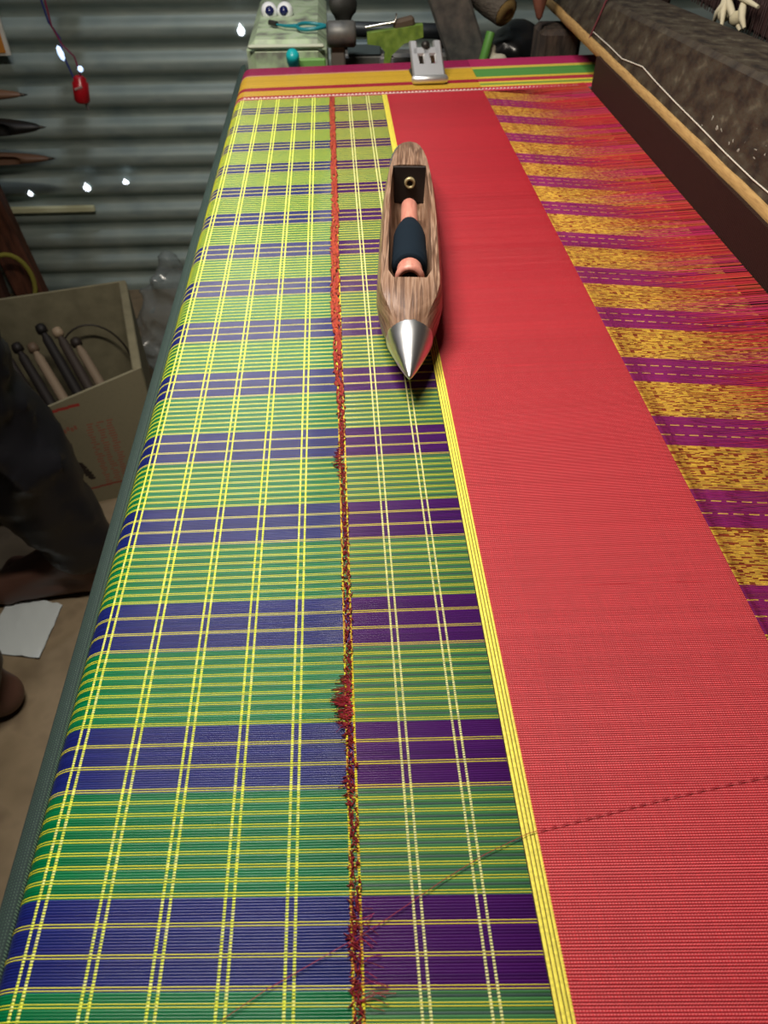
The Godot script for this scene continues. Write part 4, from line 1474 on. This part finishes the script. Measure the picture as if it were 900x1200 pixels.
func build_person() -> void:
	var P := thing("person", "barefoot person in dark trousers standing beside the loom, facing left", "person", Vector3(-0.52, 0, -0.75))
	var base := P.position
	var ankF := Vector3(-0.470, 0.085, -0.868) - base
	var ankN := Vector3(-0.572, 0.085, -0.632) - base
	var kneeF := Vector3(-0.535, 0.47, -0.865) - base
	var kneeN := Vector3(-0.640, 0.47, -0.645) - base
	var hipF := Vector3(-0.525, 0.90, -0.835) - base
	var hipN := Vector3(-0.585, 0.90, -0.665) - base
	var pel := Vector3(-0.52, 0.95, -0.75) - base
	var chest := Vector3(-0.535, 1.27, -0.75) - base
	var neck := Vector3(-0.54, 1.44, -0.75) - base
	var skin := mat("5c4036", 0.5)
	skin.subsurf_scatter_enabled = true
	skin.subsurf_scatter_strength = 0.05
	var st := st_new()
	var bones := [[hipF, kneeF, 0.075, 0.052], [hipN, kneeN, 0.075, 0.052], [kneeF, kneeF.lerp(ankF, 0.35), 0.050, 0.052], [kneeF.lerp(ankF, 0.35), ankF, 0.050, 0.034], [kneeN, kneeN.lerp(ankN, 0.35), 0.050, 0.052], [kneeN.lerp(ankN, 0.35), ankN, 0.050, 0.034], [pel + Vector3(0, 0, -0.07), pel + Vector3(0, 0, 0.07), 0.10, 0.10], [pel, chest, 0.11, 0.12], [chest + Vector3(0, 0.08, -0.13), chest + Vector3(0, 0.08, 0.13), 0.06, 0.06], [chest, neck, 0.10, 0.055], [neck, neck + Vector3(-0.012, 0.06, 0), 0.052, 0.05]]
	for s in [-1.0, 1.0]:
		var sh := chest + Vector3(0, 0.10, 0.18 * s)
		var el := sh + Vector3(0.02, -0.29, 0.045 * s)
		var wr := el + Vector3(-0.05, -0.24, 0.0)
		bones.append([sh, el, 0.048, 0.038])
		bones.append([el, wr, 0.038, 0.025])
	sdf_mesh(st, bones, 0.014, 0.03)
	for s in [-1.0, 1.0]:
		var wr := chest + Vector3(0, 0.10, 0.18 * s) + Vector3(-0.03, -0.53, 0.045 * s)
		var hb := []
		hand(hb, wr, Vector3(-0.15, -1, 0).normalized(), Vector3(-1, 0.15, 0).normalized(), Vector3(0, 0, s))
		sdf_mesh(st, hb, 0.0035, 0.008)
	var fb := []
	foot(fb, ankF, 1.0)
	fb.append([ankF, ankF + Vector3(0, 0.06, 0), 0.036, 0.038])
	sdf_mesh(st, fb, 0.0042, 0.010)
	fb = []
	foot(fb, ankN, -1.0)
	fb.append([ankN, ankN + Vector3(0, 0.06, 0), 0.036, 0.038])
	sdf_mesh(st, fb, 0.0042, 0.010)
	# head, facing -x
	var hc := neck + Vector3(-0.025, 0.165, 0)
	sdf_mesh(st, [[hc + Vector3(0.020, 0.025, 0), hc + Vector3(-0.02, 0.030, 0), 0.082, 0.076], [hc + Vector3(-0.035, -0.03, 0), hc + Vector3(-0.045, -0.075, 0), 0.056, 0.036], [hc + Vector3(-0.090, 0.015, 0), hc + Vector3(-0.112, -0.020, 0), 0.010, 0.014], [hc + Vector3(-0.084, -0.052, -0.018), hc + Vector3(-0.084, -0.052, 0.018), 0.008, 0.008], [hc + Vector3(-0.082, -0.066, -0.014), hc + Vector3(-0.082, -0.066, 0.014), 0.008, 0.008], [hc + Vector3(-0.080, 0.034, -0.045), hc + Vector3(-0.088, 0.036, -0.012), 0.012, 0.012], [hc + Vector3(-0.080, 0.034, 0.045), hc + Vector3(-0.088, 0.036, 0.012), 0.012, 0.012], [hc + Vector3(0.012, 0.02, -0.080), hc + Vector3(0.008, -0.02, -0.076), 0.013, 0.009], [hc + Vector3(0.012, 0.02, 0.080), hc + Vector3(0.008, -0.02, 0.076), 0.013, 0.009], [hc + Vector3(0.01, -0.04, 0), neck + Vector3(0, 0.02, 0), 0.052, 0.052]], 0.0055, 0.014)
	obj("body", st, skin, P)
	for s in [-1.0, 1.0]:
		st = st_new()
		lathe(st, [Vector2(0, -0.011), Vector2(0.008, -0.008), Vector2(0.011, 0), Vector2(0.008, 0.008), Vector2(0, 0.011)], Transform3D(Basis.IDENTITY, hc + Vector3(-0.083, 0.012, 0.031 * s)), 12)
		obj("eye", st, mat("e6e0d8", 0.3), P)
	st = st_new()
	sdf_mesh(st, [[hc + Vector3(0.028, 0.045, 0), hc + Vector3(-0.012, 0.058, 0), 0.085, 0.074], [hc + Vector3(0.045, -0.02, 0), hc + Vector3(0.03, 0.03, 0), 0.066, 0.08]], 0.007, 0.02, 0.006)
	obj("hair", st, mat("15110f", 0.6), P)
	var nail := mat("b99a8c", 0.35)
	# toenails
	for a in [[ankF, 1.0], [ankN, -1.0]]:
		for k in 5:
			var l: float = [0.058, 0.054, 0.047, 0.040, 0.033][k]
			var r: float = [0.0145, 0.0105, 0.0100, 0.0095, 0.0090][k]
			var q := Vector3(a[0].x, 0, a[0].z) + Vector3(-0.125, 0, 0) + Vector3(0, 0, a[1]) * (0.030 - 0.0165 * k) + Vector3(-l + 0.007 * maxf(0, k - 1), 0.0145 + r * 0.80, 0)
			st = st_new()
			lathe(st, [Vector2(0, 0.0022), Vector2(r * 0.45, 0.0016), Vector2(r * 0.62, 0.0)], Transform3D(Basis(Vector3.BACK, 0.35), q), 10)
			obj("toenail", st, nail, P)
	# trousers and shirt
	st = st_new()
	var tb := []
	for a in [[hipF, kneeF, ankF], [hipN, kneeN, ankN]]:
		tb.append([a[0], a[1], 0.100, 0.078])
		tb.append([a[1], a[1].lerp(a[2], 0.5) + Vector3(0.008, 0, 0), 0.076, 0.072])
		tb.append([a[1].lerp(a[2], 0.5) + Vector3(0.008, 0, 0), a[2] + Vector3(0.012, 0.035, 0), 0.070, 0.056])
	tb.append([pel + Vector3(0, -0.02, -0.07), pel + Vector3(0, -0.02, 0.07), 0.125, 0.125])
	sdf_mesh(st, tb, 0.012, 0.025, 0.022)
	var tm := mat("1b1b20", 0.42)
	obj("trousers", st, tm, P).set_meta("label", "dark loose trousers")
	st = st_new()
	var sb := [[pel + Vector3(0, -0.02, 0), chest, 0.135, 0.145], [chest + Vector3(0, 0.06, -0.13), chest + Vector3(0, 0.06, 0.13), 0.085, 0.085], [pel + Vector3(0, -0.04, -0.06), pel + Vector3(0, -0.04, 0.06), 0.132, 0.132], [chest, neck + Vector3(0, -0.04, 0), 0.12, 0.07]]
	for s in [-1.0, 1.0]:
		var sh := chest + Vector3(0, 0.10, 0.18 * s)
		sb.append([sh, sh + Vector3(0.012, -0.22, 0.035 * s), 0.066, 0.060])
	sdf_mesh(st, sb, 0.014, 0.03, 0.012)
	obj("shirt", st, mat("3c4152", 0.8), P)

# ---------------------------------------------------------------- scene
func _ready() -> void:
	rng.seed = 12345
	# camera, light, exposure
	var cam := Camera3D.new()
	cam.name = "camera"
	cam.position = Vector3(0, 1.01, 0)
	cam.rotation_order = EULER_ORDER_YXZ
	cam.rotation_degrees = Vector3(-44.7, -3.38, 0)
	cam.fov = 69.36
	cam.near = 0.02
	cam.far = 20.0
	add_child(cam)
	var lens := CameraAttributesPhysical.new()
	lens.frustum_focal_length = 17.34
	lens.frustum_focus_distance = 0.38
	lens.exposure_aperture = 13.0
	cam.attributes = lens
	cam.current = true
	var env := Environment.new()
	env.background_mode = Environment.BG_COLOR
	env.background_color = Color("0a0b0c")
	env.tonemap_mode = Environment.TONE_MAPPER_LINEAR
	env.tonemap_exposure = 1.0
	env.sdfgi_enabled = true
	env.ssao_enabled = true
	env.ssil_enabled = true
	var we := WorldEnvironment.new()
	we.name = "environment"
	we.environment = env
	add_child(we)
	var al := AreaLight3D.new()
	al.name = "tube_lamp_light"
	al.area_size = Vector2(0.40, 0.05)
	al.light_color = Color("fff4e4")
	al.light_energy = 1.15
	al.shadow_enabled = true
	al.position = Vector3(-0.17, 1.50, -0.53)
	al.rotation_degrees = Vector3(-90, 0, 0)
	add_child(al)
	var bl := OmniLight3D.new()
	bl.name = "ceiling_bulb_light"
	bl.light_color = Color("f4f6ff")
	bl.light_energy = 0.45
	bl.light_size = 0.035
	bl.omni_range = 8.0
	bl.omni_attenuation = 2.0
	bl.shadow_enabled = true
	bl.position = Vector3(-0.25, 2.15, -1.15)
	add_child(bl)
	# structure, then things, from large to small
	build_room()
	build_breast_beam()
	build_cloth()
	build_warp()
	build_beater()
	build_shuttle()
	build_person()
	build_box()
	build_far_things()
	build_wall_things()
	build_clip()
	build_floor_things()
	build_loose_thread()
